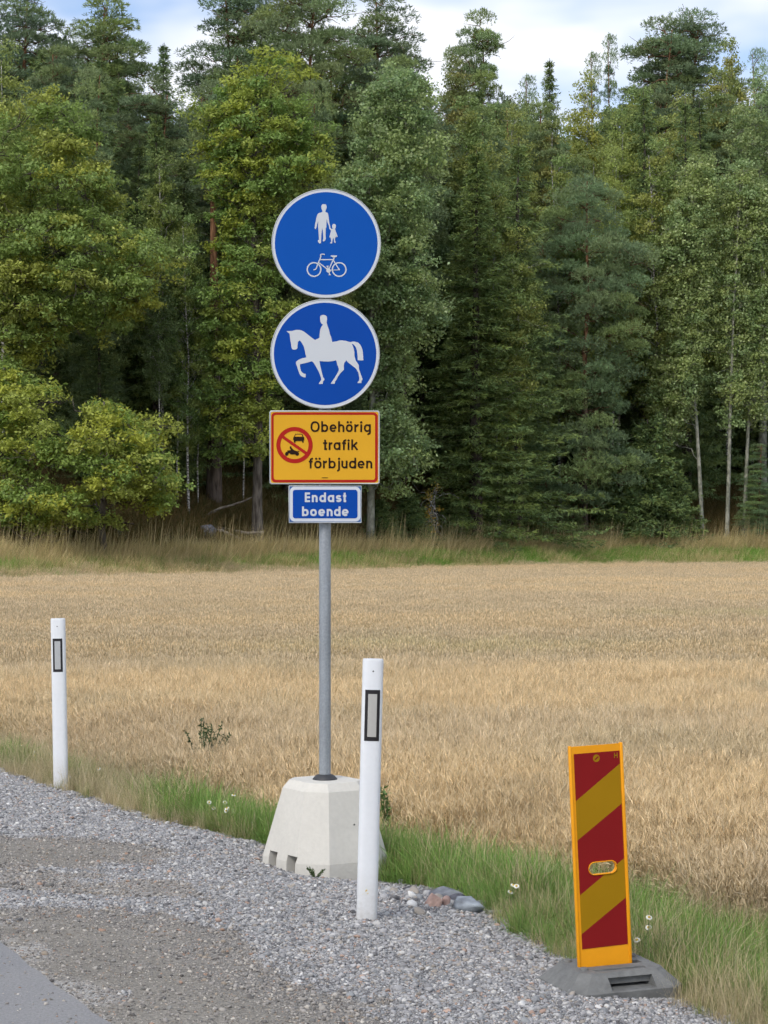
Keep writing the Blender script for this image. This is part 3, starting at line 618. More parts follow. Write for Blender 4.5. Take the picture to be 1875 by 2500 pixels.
for f in cf:
    P = np.array([cv[i] for i in f]); c = P.mean(0)
    if abs(c[0] - HC[0]) < HW - HH and abs(c[1] - HC[1]) < HH + .003: continue
    if min(math.hypot(c[0] - HC[0] - s_ * (HW - HH), c[1] - HC[1]) for s_ in (-1, 1)) < HH + .0035: continue
    if not (xl < c[0] < xr and PB < c[1] < PT): continue
    u = (c[0] - xl) / (xr - xl); k = sum(c[1] > PB + lerp(u, l_, r_) for l_, r_ in zip(Lz, Rz_))
    (bR if k % 2 == 0 else bO).add([(p[0], -TH - 0.0015, p[1]) for p in P], [tuple(range(len(P)))])
bR.obj('red_stripes', bred, mb); bO.obj('ochre_stripes', boliv, mb)
b = Buf(); ring_o = [(p[0], -TH - 0.004, p[1]) for p in stad(HW + 0.002, HH + 0.002)]; V, F = tube(ring_o + [ring_o[0]], 0.0021, 6); b.add(V, F); b.obj('handle_rim', orange, mb, True)
b = Buf(); TM = lambda p: (p[0], p[1]); I = Ink(b, -TH - 0.0022, TM, 0.004)
sheet(b, [circ(-0.001, PT - 0.021, 0.0135, 28)], -TH - 0.0022); b.obj('badge', boliv, mb); b = Buf(); I = Ink(b, 0, TM, 0.004); I.y = -TH - 0.003
I.stroke([(0.072, PT - 0.006), (0.072, PT - 0.026)], 0.0032); I.stroke([(0.083, PT - 0.006), (0.083, PT - 0.026)], 0.0032); I.stroke([(0.072, PT - 0.016), (0.083, PT - 0.016)], 0.0032)
b.obj('letter', boliv, mb)
b = Buf(); I = Ink(b, -TH - 0.0034, TM, 0.004); I.stroke([(-0.008, PT - 0.026), (0.006, PT - 0.016)], 0.0045); b.obj('badge_mark', bred, mb)

rub = plain('recycled_rubber', (0.150, 0.152, 0.148), 0.75, 0, 0.20, 9, 0.3, 70, 0.35, var2=0.12, scale2=40)
ft = bm_solid('rubber_foot', [octring(0.215, 0.185, 0.045, -0.02), octring(0.218, 0.188, 0.045, 0.03), octring(0.165, 0.135, 0.035, 0.081), octring(0.158, 0.128, 0.03, foot_top)], rub)
ft.location = (MX + 0.015, MY + 0.01, MZ); ft.rotation_euler = (0, R(-1.0), YAW - R(3)); bpy.context.view_layer.update()
cut(ft, [box(-0.070, 0.100, -0.30, -0.128, 0.034, 0.073), box(-0.066, 0.096, -0.30, -0.07, 0.035, 0.047), box(-0.118, 0.122, -0.022, 0.024, 0.05, 0.2), box(-0.10, 0.10, -0.105, -0.075, 0.084, 0.2)])
inset_edges(ft, 0.008, 3); bake(ft)
tag(ft, 'low dark grey rubber foot with a handle slot holding the striped marker board', 'rubber foot')
for (sx, sy) in ((-0.125, -0.06), (0.13, 0.085), (-0.125, 0.09)):
    b = Buf(); aa = np.linspace(0, 6.2832, 14, endpoint=False)
    solid(b, [np.stack([sx + r_ * np.cos(aa), sy + r_ * np.sin(aa), np.full(14, z)], 1) for r_, z in ((0.016, foot_top - 0.004), (0.015, foot_top + 0.006), (0.011, foot_top + 0.009))]); b.obj('stacking_knob', rub, ft, True)

# ================================================================== uncountable ground cover
rng = np.random.default_rng(11)
def ribbons(base, dirv, bend, length, width, seg=3, tint=None, side=None):
    """N thin blades: base (N,3), unit direction, bend vector added quadratically, length, width (N)"""
    n = len(base); s = np.linspace(0, 1, seg + 1)
    P = base[:, None] + dirv[:, None] * (length[:, None, None] * s[None, :, None]) + bend[:, None] * (s[None, :, None] ** 2)
    if side is None: a = rng.uniform(0, 6.283, n); side = np.stack([np.cos(a), np.sin(a), np.zeros(n)], 1)
    w = width[:, None] * (1 - 0.85 * s[None] ** 1.5)
    A = P + side[:, None] * w[..., None] / 2; B = P - side[:, None] * w[..., None] / 2
    V = np.stack([A, B], 2).reshape(-1, 3); k = 2 * (seg + 1); o = (np.arange(n) * k)[:, None]
    F = np.concatenate([np.stack([o + 2 * i, o + 2 * i + 1, o + 2 * i + 3, o + 2 * i + 2], -1).reshape(-1, 4) for i in range(seg)])
    T = np.ones((len(V), 3)) if tint is None else np.repeat(tint, k, 0)
    return V, F, T, P
def grass_tuft(n, rad, h, w, lean, cols, seg=3):
    b = Buf(); a = rng.uniform(0, 6.283, n); r = rad * np.sqrt(rng.uniform(0, 1, n)); base = np.stack([r * np.cos(a), r * np.sin(a), np.full(n, -0.02)], 1)
    az = rng.uniform(0, 6.283, n); hh = h * rng.uniform(0.55, 1.1, n); ln = lean * np.abs(rng.normal(0.6, 0.5, n))
    out = np.stack([np.cos(az), np.sin(az), np.zeros(n)], 1); d = nrm(np.stack([0.25 * ln * out[:, 0], 0.25 * ln * out[:, 1], np.ones(n)], 1))
    bend = out * (ln * hh)[:, None]; bend[:, 2] = -0.35 * ln * hh
    cols = np.array(cols); t = cols[rng.integers(0, len(cols), n)] * rng.uniform(0.7, 1.25, (n, 1))
    V, F, T, P = ribbons(base, d, bend, hh, w * rng.uniform(0.7, 1.3, n), seg, t); b.add(V, F, T); return b
def wheat_tuft(n, rad, h, detail=True):
    b = Buf(); a = rng.uniform(0, 6.283, n); r = rad * np.sqrt(rng.uniform(0, 1, n)); base = np.stack([r * np.cos(a), r * np.sin(a), np.full(n, 0.0)], 1)
    az = rng.uniform(0, 6.283, n); hh = h * rng.uniform(0.74, 1.06, n); ln = np.abs(rng.normal(0.08, 0.08, n)) + (rng.random(n) < 0.06) * rng.uniform(0.2, 0.7, n)
    out = np.stack([np.cos(az), np.sin(az), np.zeros(n)], 1); d = nrm(np.stack([0.4 * ln * out[:, 0], 0.4 * ln * out[:, 1], np.ones(n)], 1))
    bend = out * (ln * hh)[:, None]; bend[:, 2] -= 0.3 * ln * hh
    straw = np.array([[1.0, .87, .63], [.94, .80, .56], [1.05, .93, .72], [.86, .72, .50]])
    t = straw[rng.integers(0, 4, n)] * rng.uniform(0.62, 1.32, (n, 1))
    V, F, T, P = ribbons(base, d, bend, hh, np.full(n, 0.0034), 3, t); b.add(V, F, T)
    # ears: four-sided spindles bending over
    tip = P[:, -1]; dr = nrm(P[:, -1] - P[:, -2]); droop = rng.uniform(0.0, 0.95, n)[:, None]
    d2 = nrm(dr + out * droop * 0.8 + np.array([0, 0, -0.55]) * droop)
    L_ = rng.uniform(0.040, 0.068, n)[:, None]; m1 = tip + dr * L_ * 0.35; m2 = m1 + nrm(dr + d2) * L_ * 0.35; e = m2 + d2 * L_ * 0.4
    u = nrm(np.cross(dr, np.array([0.3, 0.2, 1.0]))); v = np.cross(dr, u); w = rng.uniform(0.0024, 0.0035, n)[:, None]
    Vs = np.stack([tip, m1 + u * w, m1 + v * w, m1 - u * w, m1 - v * w, m2 + u * w, m2 + v * w, m2 - u * w, m2 - v * w, e], 1).reshape(-1, 3)
    o = (np.arange(n) * 10)[:, None]
    tr = [(0, 1, 2), (0, 2, 3), (0, 3, 4), (0, 4, 1), (9, 6, 5), (9, 7, 6), (9, 8, 7), (9, 5, 8)]; qd = [(1, 5, 6, 2), (2, 6, 7, 3), (3, 7, 8, 4), (4, 8, 5, 1)]
    te = t * np.array([1.04, 1.0, 0.96]) * rng.uniform(0.9, 1.15, (n, 1))
    Te = np.repeat(te, 10, 0); b.add(Vs, np.concatenate([o + np.array([q_]) for q_ in tr]), Te)
    b.F.append(np.concatenate([o + np.array([q_]) for q_ in qd]).astype(np.int32) + (b.n - len(Vs))); b.M.append(np.zeros(4 * n, np.int32))
    if detail:                                           # awns and dry leaves
        k = 3; bs = np.repeat(m2, k, 0); dv = nrm(np.repeat(d2, k, 0) + rng.normal(0, 0.28, (n * k, 3)))
        V, F, T, _ = ribbons(bs, dv, np.zeros((n * k, 3)), rng.uniform(0.05, 0.10, n * k), np.full(n * k, 0.0016), 1, np.repeat(te * 1.1, k, 0)); b.add(V, F, T)
        q = P[:, 2]; az2 = rng.uniform(0, 6.283, n); o2 = np.stack([np.cos(az2), np.sin(az2), np.full(n, 0.5)], 1); ll = rng.uniform(0.08, 0.2, n)
        bn = np.stack([np.cos(az2) * 0.05, np.sin(az2) * 0.05, -ll * 0.9], 1)
        V, F, T, _ = ribbons(q, nrm(o2), bn, ll, np.full(n, 0.005), 3, t * rng.uniform(0.7, 1.1, (n, 1))); b.add(V, F, T)
    return b
straw_m = tinted('ripe_straw', (0.675, 0.665, 0.615), 0.7, 0.15, True, spec=0.15)
grass_m = tinted('grass_blade', (1, 1, 1), 0.55, 0.25, True, spec=0.25)
wheat_near = proto_collection('wheat_near', [wheat_tuft(100, 0.19, 0.50).mesh('wheat', straw_m) for _ in range(6)])
wheat_far = proto_collection('wheat_far', [wheat_tuft(80, 0.29, 0.50, False).mesh('wheat', straw_m) for _ in range(5)])

def pts_in(n, y0, y1, spread, power=1.0):
    Y = np.sqrt(rng.uniform(y0 ** 2, y1 ** 2, n)); X = rng.uniform(-1, 1, n) * (0.19 * Y * spread + 0.6); return X, Y
def wheat_tints(X, Y):
    band = fbm(X * 0.10, Y * 0.42, 101, 3); b2 = fbm(X * 0.5, Y * 0.9, 111, 3); far = smooth(Y, 22, 70)
    base = np.array([0.95, 0.92, 0.90]); grey = np.array([0.86, 0.85, 0.82]); gold = np.array([1.05, 0.99, 0.90]); green = np.array([0.62, 0.86, 0.52])
    g = smooth(band, 0.48, 0.66)[:, None]; out = base * (1 - g) + gold * g
    k = (smooth(b2, 0.55, 0.72) * (1 - far))[:, None] * 0.8; out = out * (1 - k) + grey * k
    gp = np.maximum(0.2 * np.exp(-(((X - 0.9 - 0.15 * (Y - 30)) / 2.6) ** 2 + ((Y - 29.5) / 1.6) ** 2)), 0.25 * np.exp(-(((X - 7.2) / 2.2) ** 2 + ((Y - 41) / 1.3) ** 2)))
    gp = np.clip(gp * (0.4 + 1.2 * b2), 0, 0.8)[:, None]; out = out * (1 - gp) + green * gp
    return out * (0.92 + 0.16 * rng.random((len(X), 1))) * (1 + 0.10 * far[:, None])
def lay_wheat(n, y0, y1, spread, d0, name, cols, nproto, smin, smax, label):
    X, Y = pts_in(n, y0, y1, spread); dc = (X - crest_x(Y)) * 0.876; d = edge_d(X, Y)
    lim = d0 + 1.0 * (fbm(X * 0.8, Y * 0.8, 121) - 0.5)
    keep = (dc > lim) & (d < -4.0 - 1.0 * smooth(X, -9, 2) + 0.8 * (fbm(X * 0.3, Y * 0.3, 5) - 0.5)); X, Y = X[keep], Y[keep]; m = len(X)
    S = rng.uniform(smin, smax, m) * (0.68 + 0.32 * smooth(((X - crest_x(Y)) * 0.876), 1.0, 2.8)) * (0.92 + 0.2 * fbm(X * 0.6, Y * 0.6, 131))
    rot = np.stack([rng.normal(0, 0.06, m), rng.normal(0.03, 0.06, m), rng.uniform(0, 6.283, m)], 1)
    return scatter(name, [cols], np.stack([X, Y, gz(X, Y) - 0.01], 1), rot, np.stack([S, S, S * rng.uniform(0.9, 1.08, m)], 1), rng.integers(0, nproto, m), wheat_tints(X, Y), label, 'wheat field')
lay_wheat(16500, 8.0, 24, 1.6, 1.55, 'wheat', wheat_near, 6, 0.9, 1.12, 'ripe straw-coloured grain standing nearest the ditch grass')
lay_wheat(60000, 23.5, 123, 1.3, 1.55, 'wheat', wheat_far, 5, 0.92, 1.15, 'ripe straw-coloured grain filling the field back to the trees')

# ditch grass between gravel and grain
G1 = [(.145, .265, .055), (.125, .235, .05), (.175, .29, .065), (.22, .29, .08)]
G2 = [(.21, .25, .075), (.38, .33, .17), (.13, .20, .05)]
D1 = [(.52, .43, .26), (.45, .37, .22), (.60, .51, .33), (.33, .29, .15)]
grass_c = proto_collection('ditch_grass', [grass_tuft(60, 0.10, 0.36, 0.0062, 0.55, G1 + G2[:1]).mesh('g', grass_m), grass_tuft(60, 0.11, 0.30, 0.0068, 0.8, G1).mesh('g', grass_m),
                                           grass_tuft(46, 0.11, 0.36, 0.005, 0.5, G2).mesh('g', grass_m), grass_tuft(36, 0.12, 0.42, 0.0042, 0.45, D1).mesh('g', grass_m),
                                           grass_tuft(50, 0.12, 0.26, 0.0045, 1.2, D1).mesh('g', grass_m), grass_tuft(26, 0.12, 0.62, 0.004, 0.35, D1).mesh('g', grass_m)])
n = 26000; Y = rng.uniform(5.5, 26, n); dc = rng.uniform(-0.03, 2.9, n) ** 1.0; X = crest_x(Y) + dc / 0.876
kp = np.abs(X) < 0.19 * Y * 1.5 + 0.8; X, Y, dc = X[kp], Y[kp], dc[kp]
# how green: strong where the photograph shows lush grass behind the block and up to the board, drier to the left and at the field edge
lush = np.clip(np.exp(-(((X - 0.40) / 0.85) ** 2 + ((Y - 11.0) / 1.6) ** 2)) * 1.6 + 0.75 * np.exp(-(((X + 1.15) / 0.33) ** 2 + ((Y - 12.3) / 0.55) ** 2)) * 1.6
               + np.exp(-(((X - 1.75) / 0.5) ** 2 + ((Y - 8.6) / 1.0) ** 2)) * 0.95 + 0.8 * np.exp(-(((X + 2.75) / 0.5) ** 2 + ((Y - 14.4) / 0.8) ** 2)), 0, 1.3)
lush += 0.20 + 0.30 * smooth(X + 0.4 * (Y - 11), -1.1, -0.2) - 0.20 * (1 - smooth(X + 0.4 * (Y - 11), -1.3, -0.5)) + 1.15 * (fbm(X * 1.7, Y * 1.7, 141) - 0.5) - 0.16 * smooth(-X, 0.9, 1.8) - 0.15 * (1 - smooth(Y, 8.4, 9.6)) - 0.55 * smooth(dc, 1.5, 2.4) - 0.25 * (1 - smooth(dc, 0.0, 0.35)) * smooth(Y, 8.5, 12)
kind = np.where(lush > 0.55, rng.choice([0, 1, 0, 1, 0, 1, 0, 1, 2, 2, 3], len(X)), np.where(lush > 0.22, rng.choice([0, 2, 2, 3, 4], len(X)), rng.choice([2, 3, 4, 4, 5, 3], len(X))))
drop = (dc > 1.7) & (rng.random(len(X)) < 0.55); X, Y, dc, kind, lush = [q_[~drop] for q_ in (X, Y, dc, kind, lush)]; m = len(X)
S = rng.uniform(0.5, 0.98, m) * (0.45 + 0.55 * smooth(dc, -0.05, 0.45)) * (0.85 + 0.35 * np.clip(lush, 0, 1))
it = (0.85 + 0.5 * fbm(X * 2.5, Y * 2.5, 151))[:, None] * np.ones((1, 3))
scatter('grass', [grass_c], np.stack([X, Y, gz(X, Y) - 0.01], 1), np.stack([rng.normal(0, .1, m), rng.normal(0.05, .1, m), rng.uniform(0, 6.28, m)], 1), S, kind, it, 'green and dry grass growing in the ditch beside the gravel', 'grass')

# tall dry grass and green strip along the forest edge
far_c = proto_collection('edge_grass', [grass_tuft(70, 0.5, 0.95, 0.016, 0.55, D1 + G2).mesh('g', grass_m), grass_tuft(70, 0.5, 1.15, 0.014, 0.45, D1).mesh('g', grass_m),
                                        grass_tuft(90, 0.55, 0.55, 0.022, 0.6, G1).mesh('g', grass_m), grass_tuft(60, 0.5, 0.6, 0.022, 0.8, [(.10, .085, .035), (.16, .12, .06), (.06, .08, .025)]).mesh('g', grass_m), grass_tuft(14, 0.6, 1.75, 0.016, 0.3, D1 + [(.30, .32, .14)]).mesh('g', grass_m)])
n = 24000; X = rng.uniform(-24, 32, n); d = rng.uniform(-5.6, 13, n); Y = np.interp(X, EX, EY) + d / 0.75
right = smooth(X, -9, 2)
kind = np.where(d < -2.4 + 0.9 * right + 0.8 * (fbm(X * 0.4, Y * 0.4, 181) - 0.5), np.where(rng.random(n) < 0.84 - 0.25 * (1 - right), 2, rng.choice([0, 1], n)), np.where(d < -0.6 + 0.9 * right + 1.2 * (fbm(X * 0.5, Y * 0.5, 191) - 0.5), rng.choice([0, 1, 1, 4], n), 3))
thin = (d > 0.5) & (rng.random(n) < 0.45); X, Y, d, kind, right = [q_[~thin] for q_ in (X, Y, d, kind, right)]; m = len(X)
S = rng.uniform(0.75, 1.2, m) * np.where((kind == 1) | (kind == 0), 0.82 + 0.06 * right, 1.0) * (0.8 + 0.4 * fbm(X * 0.7, Y * 0.7, 161))
itg = np.where((kind == 2)[:, None], np.array([1.25, 1.3, 1.0]), np.where((kind == 3)[:, None], np.array([1.5, 1.35, 1.2]), np.array([1.25, 1.2, 1.0]))) * (0.75 + 0.5 * fbm(X * 0.5, Y * 0.5, 171))[:, None]
scatter('grass', [far_c], np.stack([X, Y, gz(X, Y) - 0.03], 1), np.stack([rng.normal(0, .06, m), rng.normal(0.12, .06, m), rng.uniform(-.5, .5, m)], 1), S, kind, itg, 'tall dry grass and green strip along the forest edge', 'grass')

# gravel stones
stone_m = tinted('crushed_stone', (1, 1, 1), 0.8, 0, True, spec=0.25)
def stone(sub=1, jag=0.25):
    bm = bmesh.new(); bmesh.ops.create_icosphere(bm, subdivisions=sub, radius=1.0); V = np.array([v.co[:] for v in bm.verts]); F = np.array([[v.index for v in f.verts] for f in bm.faces]); bm.free()
    V = V * rng.uniform(1 - jag, 1 + jag, (len(V), 1))
    for _ in range(4):                                   # knock flat facets off it
        nv = nrm(rng.normal(0, 1, 3)); c = rng.uniform(0.45, 0.75); dd = V @ nv; V = V - np.where(dd > c, dd - c, 0)[:, None] * nv
    b = Buf(); b.add(V * np.array([1.15, 0.9, rng.uniform(0.5, 0.75)]), F); return b
stones_c = proto_collection('gravel', [stone(1 if i < 5 else 2).mesh('s', stone_m) for i in range(8)])
n = 600000; Y = rng.uniform(5.6, 17.5, n); X = road_x(Y) + rng.uniform(-0.02, 1, n) * (crest_x(Y) + 0.06 - road_x(Y))
kp = np.abs(X) < 0.188 * Y * 1.3 + 0.4; X, Y = X[kp], Y[kp]
D = np.clip(np.maximum(dust(X, Y), 0.80 * np.clip(dust3(X, Y), 0, 1)), 0, 1)
kp = rng.random(len(X)) < 1 - 0.78 * D ** 1.3; X, Y, D = X[kp], Y[kp], D[kp]
nq = 70; Xq = rng.normal(0.2, 0.13, nq); Yq = rng.normal(9.12, 0.16, nq); X = np.concatenate([X, Xq]); Y = np.concatenate([Y, Yq]); D = np.concatenate([D, np.zeros(nq)])
nl = 1500; Yl = rng.uniform(6, 14, nl); Xl = road_x(Yl) - 0.02 - rng.exponential(0.35, nl); X = np.concatenate([X, Xl]); Y = np.concatenate([Y, Yl]); D = np.concatenate([D, np.ones(nl)])
m = len(X); S = np.clip(np.exp(rng.normal(math.log(0.0037), 0.52, m)), 0.0022, 0.018) * (1 - 0.25 * D)
S[m - nl - nq:m - nl] = rng.uniform(0.012, 0.034, nq)
zz = np.where(np.arange(m) >= m - nl, 0.062, verge_z(X, Y)) + S * rng.uniform(-0.1, 0.35, m)
pal = np.array([[.30, .30, .315], [.36, .36, .375], [.42, .42, .43], [.24, .25, .265], [.50, .495, .49], [.15, .15, .16], [.33, .30, .27], [.40, .29, .24], [.60, .60, .60]])
it = pal[rng.choice(9, m, p=[.20, .19, .14, .17, .07, .09, .08, .03, .03])] * rng.uniform(0.76, 1.14, (m, 1)) * np.array([1.0, 0.985, 0.955])
dk = np.where((D > 0.4)[:, None], np.array([.88, .83, .76]), 1.0); it = it * dk
scatter('gravel', [stones_c], np.stack([X, Y, zz], 1), rng.uniform(-.5, .5, (m, 3)) * np.array([1, 1, 12.6]), S, rng.integers(0, 8, m), it, 'loose grey crushed stone covering the road verge', 'gravel')

# ================================================================== trees
def bark(name, c1, c2, sc, stretch, rough=0.9, bump=0.5, marks=None):
    m, nt, b = new_mat(name); N = nt.nodes.new; Lk = nt.links.new
    t = N('ShaderNodeTexCoord'); mp_ = N('ShaderNodeMapping'); mp_.inputs['Scale'].default_value = stretch; Lk(t.outputs['Object'], mp_.inputs['Vector'])
    n = N('ShaderNodeTexNoise'); n.inputs['Scale'].default_value = sc; n.inputs['Detail'].default_value = 5; Lk(mp_.outputs['Vector'], n.inputs['Vector'])
    r = N('ShaderNodeValToRGB'); r.color_ramp.elements[0].position = 0.38; r.color_ramp.elements[0].color = (*c1, 1); r.color_ramp.elements[1].position = 0.62; r.color_ramp.elements[1].color = (*c2, 1)
    Lk(n.outputs['Fac'], r.inputs['Fac']); b.inputs['Roughness'].default_value = rough; b.inputs['Specular IOR Level'].default_value = 0.15
    a = N('ShaderNodeAttribute'); a.attribute_name = 'tint'; v = N('ShaderNodeVectorMath'); v.operation = 'MULTIPLY'
    Lk(r.outputs['Color'], v.inputs[0]); Lk(a.outputs['Color'], v.inputs[1]); Lk(v.outputs['Vector'], b.inputs['Base Color'])
    bp = N('ShaderNodeBump'); bp.inputs['Strength'].default_value = bump; bp.inputs['Distance'].default_value = 0.05; Lk(n.outputs['Fac'], bp.inputs['Height']); Lk(bp.outputs['Normal'], b.inputs['Normal'])
    return m
BARK = dict(oak=bark('oak_bark', (0.06, 0.05, 0.042), (0.17, 0.15, 0.125), 9, (1, 1, 0.18)),
            aspen=bark('aspen_bark', (0.16, 0.165, 0.13), (0.34, 0.34, 0.28), 5, (1, 1, 0.6), bump=0.2),
            birch=bark('birch_bark', (0.05, 0.045, 0.04), (0.62, 0.60, 0.56), 5, (1, 1, 2.4), bump=0.2),
            pine=bark('pine_bark', (0.055, 0.042, 0.035), (0.15, 0.12, 0.10), 7, (1, 1, 0.2)),
            spruce=bark('spruce_bark', (0.05, 0.042, 0.036), (0.12, 0.10, 0.085), 9, (1, 1, 0.4)),
            dead=bark('dead_wood', (0.17, 0.15, 0.13), (0.36, 0.33, 0.29), 7, (1, 1, 1)))
LEAF = dict(oak=tinted('oak_leaf', (0.32, 0.375, 0.095), 0.5, 0.42, True, 0.0, 0.3),
            aspen=tinted('aspen_leaf', (0.29, 0.375, 0.155), 0.45, 0.42, True, 0.0, 0.35),
            birch=tinted('birch_leaf', (0.275, 0.335, 0.11), 0.5, 0.42, True, 0.06, 0.3),
            pine=tinted('pine_needle', (0.225, 0.285, 0.13), 0.55, 0.28, True, 0.08, 0.25),
            spruce=tinted('spruce_needle', (0.165, 0.225, 0.085), 0.55, 0.28, True, 0.10, 0.25))
for m_ in LEAF.values():                                  # trees that stand as single objects have no instancer tint: use white there
    nt = m_.node_tree
    a2 = [q_ for q_ in nt.nodes if q_.type == 'ATTRIBUTE' and q_.attribute_type == 'INSTANCER'][0]
    a2.attribute_name = 'leaf_hue_shade'; a2.attribute_type = 'OBJECT'
    lk = [l_ for l_ in nt.links if l_.from_node == a2][0]; to = lk.to_socket
    ad = nt.nodes.new('ShaderNodeVectorMath'); ad.operation = 'ADD'; ad.inputs[1].default_value = (1, 1, 1)
    nt.links.new(a2.outputs['Color'], ad.inputs[0]); nt.links.new(ad.outputs['Vector'], to)

rng = np.random.default_rng(7)
def leaves(b, Cn, Nn, size, aspect, tint):
    n = len(Cn); u = nrm(np.cross(Nn, rng.normal(0, 1, (n, 3)))); v = np.cross(Nn, u); s = size[:, None] / 2
    V = np.stack([Cn - u * s, Cn + v * s * aspect + u * s * 0.15, Cn + u * s, Cn - v * s * aspect + u * s * 0.15], 1).reshape(-1, 3)
    b.add(V, np.arange(4 * n).reshape(n, 4), np.repeat(tint, 4, 0))
def tufts(b, Cn, Dn, length, width, k, spread, tint):
    n = len(Cn); d = nrm(np.repeat(Dn, k, 0) + rng.normal(0, spread, (n * k, 3))); c = np.repeat(Cn, k, 0); L_ = np.repeat(length, k) * rng.uniform(0.7, 1.1, n * k)
    sd_ = nrm(np.cross(d, rng.normal(0, 1, (n * k, 3)))); w = np.repeat(width, k)[:, None] / 2
    V = np.stack([c, c + d * (L_ * 0.55)[:, None] + sd_ * w, c + d * L_[:, None], c + d * (L_ * 0.55)[:, None] - sd_ * w], 1).reshape(-1, 3)
    o = (np.arange(n * k) * 4)[:, None]; b.add(V, o + np.array([[0, 1, 2, 3]]), np.repeat(np.repeat(tint, k, 0), 4, 0))
def curve_pts(a, c, sag, n=5, wob=0.0):
    t = np.linspace(0, 1, n)[:, None]; P = a * (1 - t) + c * t; P[:, 2] += sag * np.sin(np.pi * t[:, 0]); P[1:-1] += rng.normal(0, wob, (n - 2, 3)); return P
def pads_in_rows(rows, n, pr, depth=0.85, back=0.3, voids=(), mind=0.75, inner=0.45):
    """rows: (z, xl, xr) in metres from top to bottom -> pad centres spread through the crown's volume, mostly near its skin"""
    ph = rng.uniform(0, 50); rows = np.array(sorted(rows)); out = []; tries = 0; z0, z1 = rows[0, 0], rows[-1, 0]; wmax = (rows[:, 2] - rows[:, 1]).max()
    while len(out) < n and tries < n * 60:
        tries += 1; z = rng.uniform(z0, z1); l, r = np.interp(z, rows[:, 0], rows[:, 1]), np.interp(z, rows[:, 0], rows[:, 2])
        if rng.random() > ((r - l) / wmax) ** 0.8: continue
        a = rng.uniform(0, 2 * math.pi); cx, hw = (l + r) / 2, max((r - l) / 2 - pr * 0.55, 0.15) * (0.66 + 0.62 * float(vnoise(z * 0.42 + ph, a * 0.95 + ph, 3)))
        if math.sin(a) > 0 and rng.random() > back: continue
        f = math.sqrt(rng.uniform(inner, 1)); p = np.array([cx + hw * f * math.cos(a), hw * depth * f * math.sin(a), z - pr * 0.3])
        if any(((p[0] - v[0]) / v[2]) ** 2 + ((z - v[1]) / v[3]) ** 2 < 1 for v in voids): continue
        if out and (np.linalg.norm(np.array(out) - p, axis=1) < pr * mind).any(): continue
        out.append(p)
    return np.array(out)
def trunk_mesh(b, path, rad, n=9, tint=(1, 1, 1)): V, F = tube(path, rad, n); b.add(V, F, tint)
def at_z(path, z):
    path = np.asarray(path); return np.array([np.interp(z, path[:, 2], path[:, k]) for k in range(3)])
def limbs(b, path, pads, r0, rise, tint=(1, 1, 1), zmin=1.0, n=4, wob=0.12, rmin=0.012):
    """boughs: each pad hangs on the trunk or on a bough that is already there"""
    H = path[-1][2]; ax = np.array([at_z(path, p[2]) for p in pads]); hd = np.hypot(pads[:, 0] - ax[:, 0], pads[:, 1] - ax[:, 1]); done = []
    for i in np.argsort(hd):
        p = pads[i]; best = None
        if done:
            D = np.array([q_[0] for q_ in done]); dist = np.linalg.norm(D - p, axis=1); k = int(dist.argmin())
            if dist[k] < 0.62 * hd[i]: best = done[k]
        if best is None:
            z = min(max(p[2] - rise * hd[i] * rng.uniform(0.6, 1.3) - 0.2, zmin + rng.uniform(0, 1.5)), H * 0.98); a = at_z(path, z); r = max(r0 * (1 - 0.85 * z / H) * (0.3 + 0.05 * hd[i]), rmin * 1.8)
        else: a, r = best[1], best[2] * 0.7
        r = max(r, rmin * 1.3); Ln = np.linalg.norm(p - a); P = curve_pts(a, p, 0.08 * Ln * (1 if rise > 0 else -0.6), 7, wob * min(1, Ln * 0.35))
        V, F = tube(P, np.linspace(r, max(rmin, r * 0.45), 7), n); b.add(V, F, tint); done.append((p, P[4], r * 0.7))
        for _ in range(3):
            q = p + rng.normal(0, 0.5, 3) * np.array([1, 1, 0.6]); V, F = tube(curve_pts(P[4], q, 0.05, 5, 0.07), np.linspace(rmin * 1.3, rmin * 0.45, 5), 3); b.add(V, F, tint)
def leafy(b, pads, pr, nsub, nleaf, size, aspect, sig, flat, ramp, up=0.8, lighttips=0.0, under=0.25):
    """leaf clumps over the upper skin of every pad"""
    m = len(pads); k = m * nsub; c = np.repeat(pads, nsub, 0); d = nrm(rng.normal(0, 1, (k, 3))); d[:, 2] = np.where((d[:, 2] < 0) & (rng.random(k) > under), -d[:, 2], d[:, 2])
    rad = pr * rng.uniform(0.35, 1.0, (k, 1)) ** 0.7 * rng.choice([1.0, 1.0, 1.0, 1.35], (k, 1)) * np.repeat(rng.uniform(0.5, 1.35, (m, 1)), nsub, 0)
    sc = c + d * rad * np.array([1, 1, flat]); kk = k * nleaf
    Cn = np.repeat(sc, nleaf, 0) + rng.normal(0, sig, (kk, 3)) * np.array([1, 1, 0.7])
    Nn = nrm(rng.normal(0, 0.75, (kk, 3)) + np.array([0, 0, up]) + 0.5 * np.repeat(d, nleaf, 0))
    ramp = np.array(ramp); base = np.repeat(np.repeat(ramp[rng.integers(0, len(ramp), m)], nsub, 0) * rng.uniform(0.88, 1.12, (k, 1)), nleaf, 0)
    t = base * rng.uniform(0.72, 1.28, (kk, 1))
    if lighttips > 0: q = rng.random(kk) < lighttips; t[q] = t[q] * np.array([1.7, 1.55, 2.0])
    leaves(b, Cn, Nn, size * rng.uniform(0.65, 1.3, kk), aspect, t)
